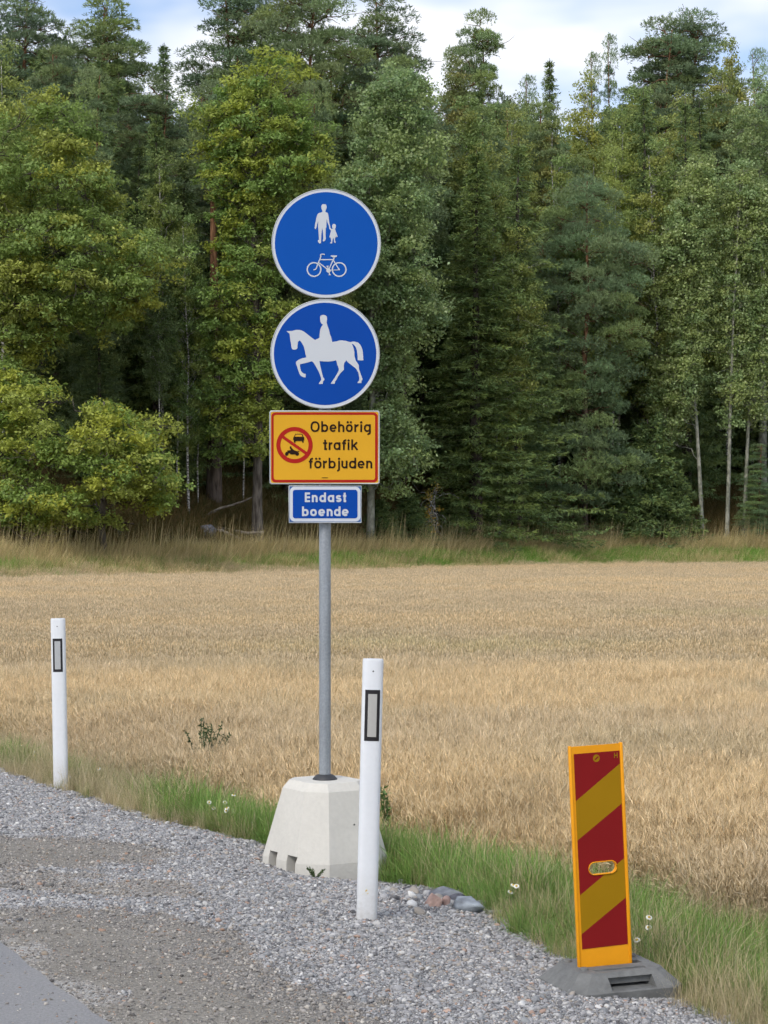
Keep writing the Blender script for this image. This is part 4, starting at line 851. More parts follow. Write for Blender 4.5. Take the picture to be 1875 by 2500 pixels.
def needly(b, pads, pr, nt, length, width, k, flat, ramp, spread=0.7, droop=0.0):
    m = len(pads); n = m * nt; c = np.repeat(pads, nt, 0); d = nrm(rng.normal(0, 1, (n, 3))); d[:, 2] = np.where((d[:, 2] < 0) & (rng.random(n) > 0.3), -d[:, 2], d[:, 2])
    rad = pr * np.sqrt(rng.uniform(0.15, 1.0, (n, 1))) * np.repeat(rng.uniform(0.7, 1.25, (m, 1)), nt, 0); Cn = c + d * rad * np.array([1, 1, flat])
    Dn = nrm(d * np.array([1, 1, 0.4]) + np.array([0, 0, 0.75 - droop])); ramp = np.array(ramp)
    t = np.repeat(ramp[rng.integers(0, len(ramp), m)], nt, 0) * rng.uniform(0.7, 1.3, (n, 1)); tufts(b, Cn, Dn, length * rng.uniform(0.7, 1.2, n), np.full(n, width), k, spread, t)

class Tree:
    def __init__(s): s.t, s.l, s.c = Buf(), Buf(), Buf()
    def meshes(s, kind): return (s.t.mesh('trunk', BARK[kind], True), s.l.mesh('branches', BARK[kind], True), s.c.mesh('crown', LEAF[kind]))
def wobble(H, n, amp, lean=(0, 0)):
    z = np.linspace(-0.4, H, n); x = np.cumsum(rng.normal(0, amp, n)); y = np.cumsum(rng.normal(0, amp, n)); t = np.linspace(0, 1, n)
    return np.stack([(x - x[0]) * t ** 0.5 + lean[0] * t, (y - y[0]) * t ** 0.5 + lean[1] * t, z], 1)
OAKR = [(1.0, 1.0, 1.0), (1.08, 1.05, 0.95), (0.80, 0.95, 1.05), (1.2, 1.12, 0.85), (0.72, 0.88, 1.0)]
ASPR = [(1, 1, 1), (0.88, 0.95, 1.0), (1.12, 1.08, 1.0)]
PINR = [(1, 1, 1), (0.8, 0.86, 0.95), (1.15, 1.15, 0.95), (0.95, 1.05, 1.1)]
def oak_from(rows, H, trunk_r, n, pr=1.05, voids=(), lean=(0, 0), nsub=20, nleaf=36, base_z=2.0, ramp=OAKR, size=0.175):
    T = Tree(); path = wobble(H * 0.82, 9, 0.10, lean); trunk_mesh(T.t, path, np.concatenate([[trunk_r * 1.45], np.linspace(trunk_r, trunk_r * 0.22, 8)]), 10)
    pads = pads_in_rows(rows, n, pr, 0.85, 0.3, voids, 0.72, 0.3); limbs(T.l, path, pads, trunk_r, 0.45, zmin=base_z, wob=0.25, rmin=0.018)
    leafy(T.c, pads, pr, nsub, nleaf, size, 0.55, 0.16, 0.55, ramp, under=0.2); return T
def aspen_from(rows, H, trunk_r, n, pr=0.85, voids=(), lean=(0, 0), nsub=13, nleaf=26, base_z=3.0, ramp=ASPR, size=0.13, tips=0.05, sig=0.22):
    T = Tree(); path = wobble(H * 0.97, 10, 0.09, lean); trunk_mesh(T.t, path, np.concatenate([[trunk_r * 1.2], np.linspace(trunk_r, 0.02, 9)]), 8)
    pads = pads_in_rows(rows, n, pr, 0.9, 0.35, voids, 0.85, inner=0.15); limbs(T.l, path, pads, trunk_r * 0.8, 0.75, zmin=base_z, wob=0.15)
    leafy(T.c, pads, pr, nsub, nleaf, size, 0.8, sig * 0.85, 0.8, ramp, up=0.35, lighttips=tips, under=0.3); return T
def pine_from(rows, H, trunk_r, n, pr=0.9, base_z=3.0, ramp=PINR, nt=75, flat=0.42, length=0.26, lean=(0, 0), rise=-0.05, inner=0.3):
    T = Tree(); path = wobble(H * 0.97, 10, 0.10, lean); zz_ = path[:, 2] / H
    tb = Buf(); V, F = tube(path, np.concatenate([[trunk_r * 1.2], np.linspace(trunk_r, 0.03, 9)]), 9)
    hz = smooth(V[:, 2] / H, 0.30, 0.55)[:, None]; T.t.add(V, F, np.ones((len(V), 3)) * (1 - hz) + np.array([2.1, 1.4, 0.95]) * hz)
    pads = pads_in_rows(rows, n, pr, 0.9, 0.4, (), 0.85, inner); limbs(T.l, path, pads, trunk_r * 0.8, rise, (1.6, 1.2, 0.9), zmin=base_z, wob=0.15, rmin=0.02)
    needly(T.c, pads, pr, nt, length, 0.036, 6, flat, ramp); return T
def spruce_tree(H, Rb, whorls, per, ramp, z0=0.6, shoot=0.28, step=0.15, bw=0.05):
    T = Tree(); path = wobble(H, 8, 0.03); trunk_mesh(T.t, path, np.concatenate([[H * 0.016], np.linspace(H * 0.013, 0.015, 7)]), 7); CC, DD, TT, LL = [], [], [], []; ramp = np.array(ramp)
    for w in range(whorls):
        f = (w + rng.uniform(-.3, .3)) / whorls; z = z0 + (H - z0 - 0.15) * np.clip(f, 0, 1) ** 0.92; Lb = Rb * (1 - (z - z0) / (H - z0)) ** 0.85 + 0.12; a0 = rng.uniform(0, 6.28)
        for k in range(per):
            a = a0 + 6.283 * k / per + rng.normal(0, 0.2); L_ = Lb * rng.choice([1.0, 1.0, 0.75]) * rng.uniform(0.55, 1.22); o = np.array([math.cos(a), math.sin(a), 0]); c0 = at_z(path, min(z + rng.normal(0, 0.22) * min(1, Lb), H)); dr_ = rng.uniform(0.1, 0.5); ns = max(3, int(L_ / step)); t = np.linspace(0.12, 1, ns)
            P = c0 + o * (L_ * t)[:, None]; P[:, 2] += (-dr_ * t + 0.55 * dr_ * t ** 3) * L_ + 0.05
            if w % 2 == 0: V, F = tube(np.vstack([c0, P[ns // 2], P[-1]]), [0.02, 0.014, 0.006], 3); T.l.add(V, F)
            sdv = np.array([-o[1], o[0], 0]); wid = (0.30 * (1 - t) + 0.12) * min(1.2, L_)
            for sgn in (-1, 0, 1):
                CC.append(P + sdv * sgn * (wid * rng.uniform(0.2, 1.0, ns))[:, None]); dv = o * 0.6 + sdv * sgn * 0.8 + np.array([0, 0, -0.45 if sgn else 0.1]); DD.append(np.repeat(dv[None], ns, 0)); TT.append(np.repeat(ramp[rng.integers(0, len(ramp))][None], ns, 0) * rng.uniform(0.7, 1.2) * (0.8 + 0.45 * t[:, None])); LL.append(np.full(ns, shoot * rng.uniform(0.8, 1.2)))
    Cn, Dn, Tn, Ln = map(np.concatenate, (CC, DD, TT, LL)); tufts(T.c, Cn + rng.normal(0, 0.05, Cn.shape), nrm(Dn), Ln, np.full(len(Cn), bw), 3, 0.45, Tn); return T
def oval(H, zb, w, skew=0.0, peak=0.45): return [(zb + (H - zb) * t, -w * s_ * (1 + skew), w * s_ * (1 - skew)) for t, s_ in zip(np.linspace(0, 1, 7), (0.35, 0.75, 0.98, 1.0, 0.85, 0.58, 0.15))]

def place(kind, meshes, loc, label, cat='tree', scale=(1, 1, 1), rz=0.0, group=None, shade=(0, 0, 0), name=None):
    o = empty(name or kind + '_tree', loc, label, cat, group, rz); o.scale = scale
    for nm, me in zip(('trunk', 'branches', 'crown'), meshes):
        p = link(nm, me, o)
        if nm != 'trunk': p['kind'] = 'stuff'
        if nm == 'crown': p['leaf_hue_shade'] = [max(-0.16, float(q_)) for q_ in shade]  # own leaf hue; the darkest offsets also put woodland shade into the colour
    return o
def rows_px(rows, x0, Y, zb): return [(WZ(y, Y) - zb, MP(l - x0, Y), MP(r - x0, Y)) for (y, l, r) in rows]
def behind(xd, Y, off=0.6):
    for _ in range(6): Y = max(Y, float(np.interp(WX(xd, Y), EX, EY)) + off)
    return Y
def custom(kind, fn, xd, Y, rows, label, shade=(0, 0, 0), top=None, group=None, **kw):
    Y = Y if kw.pop('near', False) else behind(xd, Y); X = WX(xd, Y); zb = float(gz(X, Y)) - 0.1; rw = rows_px(rows, xd, Y, zb); H = max(r_[0] for r_ in rw) if top is None else WZ(top, Y) - zb
    T = fn(rw, H, **kw); return place(kind, T.meshes(kind), (X, Y, zb), label, shade=shade, group=group)

# --- the trees in front, each with its own crown
custom('oak', oak_from, -25, 88, [(203, 60, 150), (240, 5, 215), (300, -35, 268), (380, -70, 272), (450, -95, 300), (520, -100, 375), (580, -110, 405), (640, -100, 360), (690, -90, 310), (725, -80, 170), (780, -90, 120), (820, -90, 90)],
       'large yellow-green oak with a rounded crown cut by the left edge of the photo', shade=(0.06, 0.03, 0), trunk_r=0.42, n=150, pr=1.1, nsub=17, nleaf=30, voids=[(1.8, 12.0, 0.9, 0.8), (-1.5, 14.5, 0.8, 0.7), (3.2, 10.2, 0.8, 0.6), (0.3, 10.0, 1.0, 0.7)])
custom('oak', oak_from, 225, 84.5, [(790, -90, 60), (830, -95, 120), (870, -95, 300), (900, -95, 375), (940, -95, 395), (990, -95, 385), (1040, -95, 402), (1085, -90, 385), (1115, -90, 250), (1135, -80, 90)],
       'low spreading yellow-green oak in front of the dark hollow at the field edge', shade=(0.12, 0.10, -0.05), trunk_r=0.16, n=125, pr=0.95, nsub=15, nleaf=26, base_z=1.0, near=True, voids=[(-1.4, 6.4, 1.2, 0.8), (-2.2, 3.9, 1.0, 0.7), (1.2, 4.6, 0.7, 0.5), (0.6, 2.4, 1.2, 0.5)])
custom('oak', oak_from, 556, 92, [(120, 545, 645), (160, 485, 668), (210, 455, 672), (300, 395, 700), (380, 400, 718), (450, 430, 705), (520, 430, 665), (600, 440, 650), (690, 405, 640), (800, 400, 625), (900, 410, 610), (975, 430, 580)],
       'tall yellow-green oak standing behind the round blue signs', shade=(0.02, 0.06, 0), trunk_r=0.24, n=170, pr=1.0, nsub=15, nleaf=28, base_z=3.5, voids=[(1.5, 5.5, 1.0, 0.8)])
custom('aspen', aspen_from, 800, 98, [(148, 835, 895), (190, 775, 950), (250, 742, 960), (330, 730, 975), (420, 705, 972), (500, 692, 950), (580, 700, 962), (640, 760, 975), (700, 780, 962), (770, 780, 905), (860, 775, 890), (930, 760, 942), (1000, 770, 937), (1060, 800, 885), (1088, 835, 862)],
       'tall leafy aspen with pale fluttering leaves just beside the upper round sign', shade=(0.0, 0.02, 0), trunk_r=0.2, n=190, pr=0.95, nleaf=30, size=0.155, tips=0.07, sig=0.24, base_z=2.0)
custom('pine', pine_from, 1262, 116.5, [(370, 1240, 1290), (440, 1180, 1355), (520, 1150, 1380), (600, 1125, 1392), (700, 1100, 1402), (800, 1092, 1375), (900, 1072, 1382), (1000, 1062, 1392), (1075, 1055, 1330), (1108, 1065, 1260)],
       'broad blue-green pine with layered boughs reaching down to the ground', shade=(0.02, 0.06, 0.10), trunk_r=0.24, n=150, pr=1.15, nt=210, base_z=1.0, flat=0.62, length=0.24, rise=0.15)
for xd, Y, rows, lab, ln, n_ in (
    (1518, 119, [(342, 1470, 1545), (400, 1440, 1562), (480, 1412, 1570), (560, 1402, 1560), (640, 1400, 1552), (720, 1422, 1540), (800, 1392, 1532), (880, 1382, 1502), (945, 1402, 1480)], 'slender grey-stemmed aspen beside the broad blue-green pine, crown hanging low on one side', (-0.7, 0), 120),
    (1569, 121, [(352, 1570, 1640), (420, 1555, 1652), (520, 1545, 1650), (640, 1540, 1640), (760, 1540, 1630), (850, 1545, 1615), (920, 1555, 1600)], 'thin aspen stem in the middle of the three grey stems by the right edge', (0.5, 0), 85),
    (1607, 122.5, [(400, 1610, 1680), (480, 1600, 1700), (600, 1595, 1710), (720, 1590, 1700), (820, 1585, 1690), (900, 1600, 1660)], 'stout pale aspen stem, last of the three grey stems by the right edge', (0.6, 0), 80)):
    custom('aspen', aspen_from, xd, Y, rows, lab, shade=(0.10, 0.07, 0.0), group='grey-stemmed aspens at the forest edge', trunk_r=0.125, n=n_, pr=0.85, lean=ln, tips=0.10, base_z=4.0, size=0.15)
custom('aspen', aspen_from, 1648, 132, [(176, 1625, 1690), (230, 1585, 1730), (300, 1562, 1750), (380, 1565, 1750), (440, 1590, 1730)], 'tall open-crowned aspen with bare pale limbs at the right edge of the photo', shade=(0.02, 0, 0), trunk_r=0.3, n=60, pr=0.95, nsub=9, base_z=6.0, tips=0.05, size=0.16)

# --- kinds that repeat: a few grown trees each, copied with their parts
H0 = 22.0
PROTO = {}
PROTO['pine_a'] = ('pine', pine_from([(z, -w, w * 1.1) for z, w in ((11, 1.2), (13, 2.6), (15, 3.2), (17, 3.0), (19, 2.5), (21, 1.5), (22, 0.6))], H0, 0.22, 75, 0.95, 9.0, nt=150, flat=0.45, length=0.23, inner=0.1).meshes('pine'))
PROTO['pine_b'] = ('pine', pine_from([(z, -w, w) for z, w in ((9, 1.8), (11, 2.9), (13, 3.3), (15, 3.0), (17, 2.6), (19, 2.0), (21, 1.1), (22, 0.4))], H0, 0.22, 95, 0.95, 8.0, nt=150, flat=0.48, length=0.23, inner=0.1).meshes('pine'))
PROTO['pine_c'] = ('pine', pine_from([(z, -w, w) for z, w in ((13, 1.0), (15, 2.6), (16.5, 3.3), (18.5, 3.0), (20.5, 2.2), (22, 0.9))], H0, 0.2, 48, 0.9, 12.0, nt=150, flat=0.45, length=0.23, inner=0.1, rise=0.25).meshes('pine'))
PROTO['young_pine'] = ('pine', pine_from([(z, -w, w) for z, w in ((2, 2.0), (6, 2.2), (10, 1.9), (14, 1.5), (18, 0.9), (20.5, 0.5), (22, 0.12))], H0, 0.15, 110, 0.8, 1.5, nt=100, flat=0.75, length=0.26, rise=0.45, inner=0.05).meshes('pine'))
SPR = [(1, 1, 1), (0.82, 0.9, 0.95), (1.15, 1.1, 0.9)]
PROTO['spruce_a'] = ('spruce', spruce_tree(H0, 3.0, 60, 9, SPR).meshes('spruce'))
PROTO['spruce_b'] = ('spruce', spruce_tree(H0, 3.6, 52, 8, SPR).meshes('spruce'))
PROTO['spruce_small'] = ('spruce', spruce_tree(4.0, 1.5, 34, 11, SPR, 0.1, 0.15, 0.09, 0.035).meshes('spruce'))
PROTO['birch_a'] = ('birch', aspen_from(oval(H0, 7, 3.0), H0, 0.13, 110, 0.85, ramp=[(1, 1, 1), (1.12, 1.05, 0.9), (0.9, 0.95, 1)], size=0.14, tips=0.02, nleaf=28, base_z=6).meshes('birch'))
PROTO['birch_b'] = ('birch', aspen_from(oval(H0, 5, 2.5, 0.1), H0, 0.12, 110, 0.8, ramp=[(1, 1, 1), (1.1, 1.02, 0.9), (0.85, 0.95, 1)], size=0.14, tips=0.02, nleaf=28, base_z=5, lean=(0.4, 0)).meshes('birch'))
PROTO['birch_thin'] = ('birch', aspen_from(oval(H0, 10, 1.7), H0, 0.10, 45, 0.8, ramp=[(0.8, 0.9, 1), (0.7, 0.8, 0.9)], size=0.15, tips=0.0, nleaf=24, base_z=9).meshes('birch'))

def put(pk, xd, top, Y, label, shade=(0, 0, 0), wide=1.0, group=None, name=None, h0=None):
    kind, me = PROTO[pk]; Y = behind(xd, Y); X = WX(xd, Y); zb = float(gz(X, Y)) - 0.15; H = WZ(top, Y) - zb; s_ = H / (h0 or H0); rz = rng.uniform(0, 6.28)
    return place(kind, me, (X, Y, zb), label, scale=(s_ * wide, s_ * wide, s_), rz=rz, group=group, shade=shade, name=name)
SKY = 'pines standing against the sky'
put('pine_b', 42, -45, 110, 'dark pine filling the top left corner above the big oak', (-0.1, -0.05, 0.15), 1.3, SKY)
put('pine_b', 225, -8, 112, 'bushy pine beside open sky above the rounded oak crown', (0.1, 0.1, -0.05), 1.45, SKY)
put('pine_a', 515, -55, 118, 'tall dark pine with flat boughs above the tall oak', (-0.15, -0.12, 0), 1.15, SKY)
put('pine_c', 662, -70, 114, 'orange-trunked pine bare below its crown, cut by the top edge', (0.1, 0.05, 0), 1.1, SKY)
put('pine_b', 828, -22, 122, 'broad dark pine behind the leafy aspen, boughs reaching toward the gap of sky', (-0.2, -0.16, -0.05), 1.2, SKY)
put('young_pine', 738, 48, 120, 'pale bluish young pine between the orange trunk and the broad dark pine', (0.05, 0.15, 0.3), 1.1, SKY)
put('pine_a', 1040, 28, 138, 'single round-crowned pine standing free against white cloud', (0.1, 0.08, 0), 0.8, SKY)
put('pine_a', 1425, 44, 150, 'flat-topped old pine, the one nearer the middle of the twin crowns', (-0.05, -0.05, 0), 1.1, SKY)
put('pine_c', 1492, 34, 152, 'flat-topped old pine, the taller of the twin crowns on the hill', (-0.05, -0.05, 0), 1.15, SKY)
put('young_pine', 1140, 150, 146, 'narrow young pine poking up beside the dark pointed spruce', (0, 0.1, 0.15), 0.62, SKY)
put('young_pine', 1281, 100, 150, 'slim young pine with a bare leader before the cloud', (0.05, 0.1, 0.15), 0.55, SKY)
put('young_pine', 1317, 60, 151, 'slim young pine, tallest of the thin leaders before the cloud', (0, 0.1, 0.15), 0.5, SKY)
put('young_pine', 1640, 90, 146, 'spiky young pine at the right edge of the skyline', (0.05, 0.15, 0.25), 0.6, SKY)
SPK = 'spruces in the wood'
put('spruce_a', 348, 92, 122, 'thin spruce tip showing in the gap of sky between the pines', (0, 0.05, 0.2), 0.9, SPK)
put('spruce_a', 1192, 125, 143, 'dark pointed spruce standing clear on the skyline', (0.05, 0.02, -0.1), 0.72, SPK)
put('spruce_a', 1027, 322, 106, 'spruce with a pale leader beside the leafy aspen', (0.2, 0.2, 0.05), 1.35, SPK)
put('spruce_b', 1117, 298, 113, 'tall spruce with a pale leader close to the broad blue-green pine', (0.2, 0.2, 0.15), 1.2, SPK)
DK = 'dark conifers behind the oaks'  # needle colour lowered here to paint in the shade under the trees
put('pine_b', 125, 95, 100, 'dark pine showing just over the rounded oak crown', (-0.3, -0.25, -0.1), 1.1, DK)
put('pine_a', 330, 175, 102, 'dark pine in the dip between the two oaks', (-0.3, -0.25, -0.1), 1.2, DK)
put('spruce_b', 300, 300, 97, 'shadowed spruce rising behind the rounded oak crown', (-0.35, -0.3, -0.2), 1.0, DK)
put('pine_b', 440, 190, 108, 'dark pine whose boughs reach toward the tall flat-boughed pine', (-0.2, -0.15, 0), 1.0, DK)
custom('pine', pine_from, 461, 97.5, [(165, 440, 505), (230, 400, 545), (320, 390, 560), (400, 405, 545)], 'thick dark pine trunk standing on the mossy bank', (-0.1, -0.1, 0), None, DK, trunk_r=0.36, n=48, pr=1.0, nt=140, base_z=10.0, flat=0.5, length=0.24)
put('spruce_b', 215, 640, 93, 'spruce with shade-darkened needles in the hollow under the big oak', (-0.45, -0.42, -0.35), 1.3, DK)
put('spruce_b', 90, 560, 94, 'spruce with shade-darkened needles deep in shade at the left edge', (-0.45, -0.42, -0.35), 1.3, DK)
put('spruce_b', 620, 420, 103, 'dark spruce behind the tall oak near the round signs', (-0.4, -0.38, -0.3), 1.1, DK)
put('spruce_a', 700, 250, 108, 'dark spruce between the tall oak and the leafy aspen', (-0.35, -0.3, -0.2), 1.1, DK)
BIR = 'birches on the slope'
for xd, tp, Y, lab, sh, pk, wd in (
    (352, 345, 95.5, 'grey-green birch crown filling the dip between the two oaks', (-0.05, 0.0, 0), 'birch_a', 0.85),
    (408, 470, 94.5, 'smaller birch crown against the edge of the tall oak', (-0.05, 0.02, 0), 'birch_b', 0.8),
    (700, 400, 101, 'birch crown hidden partly by the upper round sign', (0, 0, 0), 'birch_a', 0.8),
    (985, 125, 133, 'brownish-green birch below the free-standing round pine', (0.0, -0.15, -0.1), 'birch_b', 0.85),
    (1080, 405, 112, 'pale green birch between the two pale-leader spruces', (0.05, 0.05, 0), 'birch_b', 0.95),
    (1110, 248, 126, 'yellow-green birch above the tall pale-leader spruce', (0.18, 0.1, 0), 'birch_a', 0.8),
    (1182, 265, 128, 'brown-tinged birch in front of the dark pointed spruce', (0.15, -0.02, 0), 'birch_b', 0.8),
    (1265, 178, 137, 'yellowish birch rising to the slim young pines', (0.25, 0.12, -0.1), 'birch_a', 0.75),
    (1392, 212, 133, 'golden-green birch below the twin flat-topped pines', (0.28, 0.12, -0.1), 'birch_b', 0.85),
    (1470, 222, 135, 'birch under the taller flat-topped pine', (0.12, 0.04, 0), 'birch_a', 0.8),
    (1545, 152, 141, 'reddish-tinged birch near the right end of the skyline', (0.15, 0.0, -0.1), 'birch_b', 0.8),
    (1580, 92, 146, 'thin-topped birch against cloud near the spiky young pine', (0.2, 0.05, 0), 'birch_b', 0.6),
    (1335, 262, 128, 'bright green birch in the middle of the slope', (0.12, 0.12, 0), 'birch_a', 0.8),
    (1212, 345, 121, 'green birch between the pale-leader spruce and the broad pine', (0.05, 0.08, 0), 'birch_b', 0.9),
    (1322, 330, 124, 'light green birch just above the broad blue-green pine', (0.2, 0.18, 0), 'birch_a', 0.7),
    (1425, 310, 123, 'rounded green birch next to the slender aspen', (0.1, 0.06, 0), 'birch_b', 0.95)):
    put(pk, xd, tp, Y, lab, sh, wd, BIR)
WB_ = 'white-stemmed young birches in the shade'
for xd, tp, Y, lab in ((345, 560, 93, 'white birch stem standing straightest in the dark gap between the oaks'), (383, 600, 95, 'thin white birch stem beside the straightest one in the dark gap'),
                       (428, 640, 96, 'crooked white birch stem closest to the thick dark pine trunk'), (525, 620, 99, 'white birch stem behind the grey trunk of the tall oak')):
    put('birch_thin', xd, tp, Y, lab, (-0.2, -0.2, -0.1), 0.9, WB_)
LOW = 'small conifers along the field edge'
for xd, tp, Y, lab, wd in ((1400, 905, 117, 'dense dark young spruce between the broad pine and the slender aspen', 1.15), (1345, 975, 116.5, 'smaller dark spruce in front of the broad pine', 1.0), (1455, 1010, 117.5, 'dark spruce bush at the foot of the slender aspen', 1.2),
                           (880, 1062, 103, 'dark spruce bush below the yellow warning plate', 1.5), (985, 1085, 107, 'low spruce bush beside the yellow-leaved shrub', 1.6), (820, 1075, 101, 'low spruce bush partly hidden by the small blue plate', 1.5), (1240, 1105, 114, 'lowest spruce bush in the grass under the broad pine', 1.8), (1150, 1098, 112, 'low spruce bush beside the brushwood heap', 1.5)):
    put('spruce_small', xd, tp, Y, lab, (-0.1, -0.08, -0.1), wd, LOW, 'small_spruce', 4.0)
put('young_pine', 1635, 955, 119.5, 'low bushy pine at the right edge of the field', (0, 0.08, 0.1), 2.2, LOW, 'small_pine')
PROTO['shrub'] = ('birch', aspen_from(oval(2.2, 0.5, 0.6), 2.2, 0.02, 13, 0.2, nsub=4, nleaf=7, size=0.09, tips=0, base_z=0.1, sig=0.1).meshes('birch'))
put('shrub', 936, 1052, 106.5, 'small shrub with yellow autumn leaves below the leafy aspen', (1.3, 0.35, -0.6), 0.75, None, 'yellow_shrub', 2.2)

# --- the wood behind, read as one mass
SKX = [-400, 0, 120, 200, 280, 310, 440, 475, 650, 860, 920, 980, 1150, 1300, 1450, 1659, 2100]; SKL = [50, 60, 95, 70, 120, 235, 235, 80, 75, 80, 205, 195, 180, 160, 140, 150, 140]
W = ['pine_b', 'spruce_a', 'spruce_b', 'birch_a', 'birch_b', 'young_pine']
cols = [proto_collection('wood_' + p, [PROTO[w][1][i] for w in W]) for i, p in ((0, 'trunk'), (2, 'crown'))]
P_, S_, I_, Q_ = [], [], [], []
tries = 0
while len(P_) < 330 and tries < 20000:
    tries += 1; Y = math.sqrt(rng.uniform(92 ** 2, 190 ** 2)); X = rng.uniform(-1, 1) * (0.19 * Y + 9); d = float(edge_d(X, Y))
    if d < 6 or d > 70: continue
    if any((X - p[0]) ** 2 + (Y - p[1]) ** 2 < 9 for p in P_): continue
    xd = (X / Y * FPX + 937.5) / DS; zb = float(gz(X, Y)) - 0.2; top = np.interp(xd, SKX, SKL) + rng.uniform(0, 65); H = WZ(top, Y) - zb
    H = min(H, rng.uniform(19, 27))
    if H < 8: continue
    k = rng.choice(6, p=[.14, .12, .10, .27, .27, .10] if xd > 950 else [.25, .35, .25, .05, .05, .05]); s_ = H / H0; P_.append((X, Y, zb)); S_.append((s_, s_, s_)); I_.append(k); Q_.append(rng.uniform(0, 6.28))
m = len(P_); scatter('forest', cols, P_, np.stack([np.zeros(m), np.zeros(m), Q_], 1), S_, I_, np.ones((m, 3)), 'mixed wood covering the hill behind the separate trees', 'forest')

# ================================================================== small things
rng = np.random.default_rng(23)
rock_m = bark('rock', (0.16, 0.16, 0.17), (0.34, 0.34, 0.35), 14, (1, 1, 1), 0.85, 0.3)
def hit(xd, yd, y0=6.0, y1=170.0):
    """where the line of sight through a point of the photograph meets the ground"""
    for Y in np.geomspace(y0, y1, 900):
        if WZ(yd, Y) <= float(gz(WX(xd, Y), Y)): return WX(xd, Y), float(Y), float(gz(WX(xd, Y), Y))
    return WX(xd, y1), y1, float(gz(WX(xd, y1), y1))
def rock(xd, yd, w, h, tint, label, y0=6.0, rz=0.0, jag=0.16, dp=0.8, name='rock', group='stones in the gravel by the block'):
    X, Y, Z = hit(xd, yd, y0); st = stone(3, 0.04); V = nrm(st.V[0].astype(float))
    for _ in range(11): nv = nrm(rng.normal(0, 1, 3)); c = rng.uniform(0.5, 0.85); dd = V @ nv; V = V - np.where(dd > c, dd - c, 0)[:, None] * nv
    V = V / np.abs(V).max(0)
    V += 0.10 * np.stack([vnoise(V[:, 1] * 2.3 + k, V[:, 2] * 2.3 + V[:, 0] * 1.7, int(xd) + k) - 0.5 for k in range(3)], 1)
    b = Buf(); b.add(V * np.array([w / 2, w / 2 * dp, h]) + np.array([0, 0, h * 0.25]), st.F[0], tint); o = b.obj(name, rock_m); o.location = (X, Y, Z); o.rotation_euler = (0, 0, rz); return tag(o, label, 'rock', group)
for a_ in (
    (882, 1927, 0.065, 0.028, (0.38, 0.38, 0.40), 'dark stone lying closest to the delineator post', 0.0, 0.3), (944, 1908, 0.075, 0.034, (0.22, 0.21, 0.21), 'blackish lump farthest back among the stones', 0.5, 0.5),
    (955, 1940, 0.19, 0.045, (0.80, 0.84, 0.88), 'long grey slab tilted toward the pink stones', 0.35, 0.4), (985, 1918, 0.24, 0.040, (1.0, 1.02, 1.05), 'broad pale grey slab behind the other stones', -0.15, 0.4),
    (1012, 1938, 0.15, 0.045, (1.15, 1.08, 1.02), 'pinkish grey stone near the grass edge', -0.3, 0.4), (984, 1951, 0.12, 0.034, (0.45, 0.45, 0.50), 'dark grey wedge of stone between the slabs', 0.6, 0.4),
    (937, 1957, 0.095, 0.050, (1.55, 1.08, 0.88), 'rounded pink stone, the larger of the two', 0.2, 0.2), (964, 1960, 0.055, 0.036, (1.5, 1.05, 0.88), 'rounded pink stone, the smaller of the two', 1.0, 0.2),
    (1006, 1969, 0.17, 0.052, (0.95, 1.05, 1.12), 'bluish grey stone, frontmost and largest near the grass', -0.3, 0.4), (925, 1930, 0.075, 0.026, (0.8, 0.74, 0.68), 'small brownish stone between the dark ones', 0.9, 0.4),
    (868, 1910, 0.06, 0.02, (0.9, 0.9, 0.92), 'small flat grey stone beside the concrete block', 0.4, 0.4), (1035, 1962, 0.09, 0.03, (0.85, 0.88, 0.92), 'grey stone at the very edge of the grass', 0.1, 0.4)):
    rock(a_[0], a_[1], a_[2], a_[3], a_[4], a_[5], rz=a_[6], jag=a_[7])

dark_leaf = tinted('weed_leaf', (0.10, 0.145, 0.06), 0.6, 0.2, False, 0, 0.2)
petal = plain('white_petal', (0.80, 0.80, 0.76), 0.6, spec=0.2); disc_m = plain('yellow_disc', (0.62, 0.42, 0.03), 0.7)
fb = Buf(); a = np.linspace(0, 6.2832, 12, endpoint=False)
for k in range(12):
    c_, s_ = math.cos(a[k]), math.sin(a[k]); fb.add([(0.004 * c_, 0.004 * s_, 0.001), (0.010 * c_ - 0.0028 * s_, 0.010 * s_ + 0.0028 * c_, 0.0015), (0.0140 * c_, 0.0140 * s_, -0.002), (0.010 * c_ + 0.0028 * s_, 0.010 * s_ - 0.0028 * c_, 0.0015)], [(0, 1, 2, 3)])
petal_me = fb.mesh('petals', petal); db = Buf(); solid(db, [np.stack([r_ * np.cos(a), r_ * np.sin(a), np.full(12, z)], 1) for r_, z in ((0.0055, 0.0), (0.005, 0.003), (0.002, 0.005))]); disc_me = db.mesh('disc', disc_m, True)
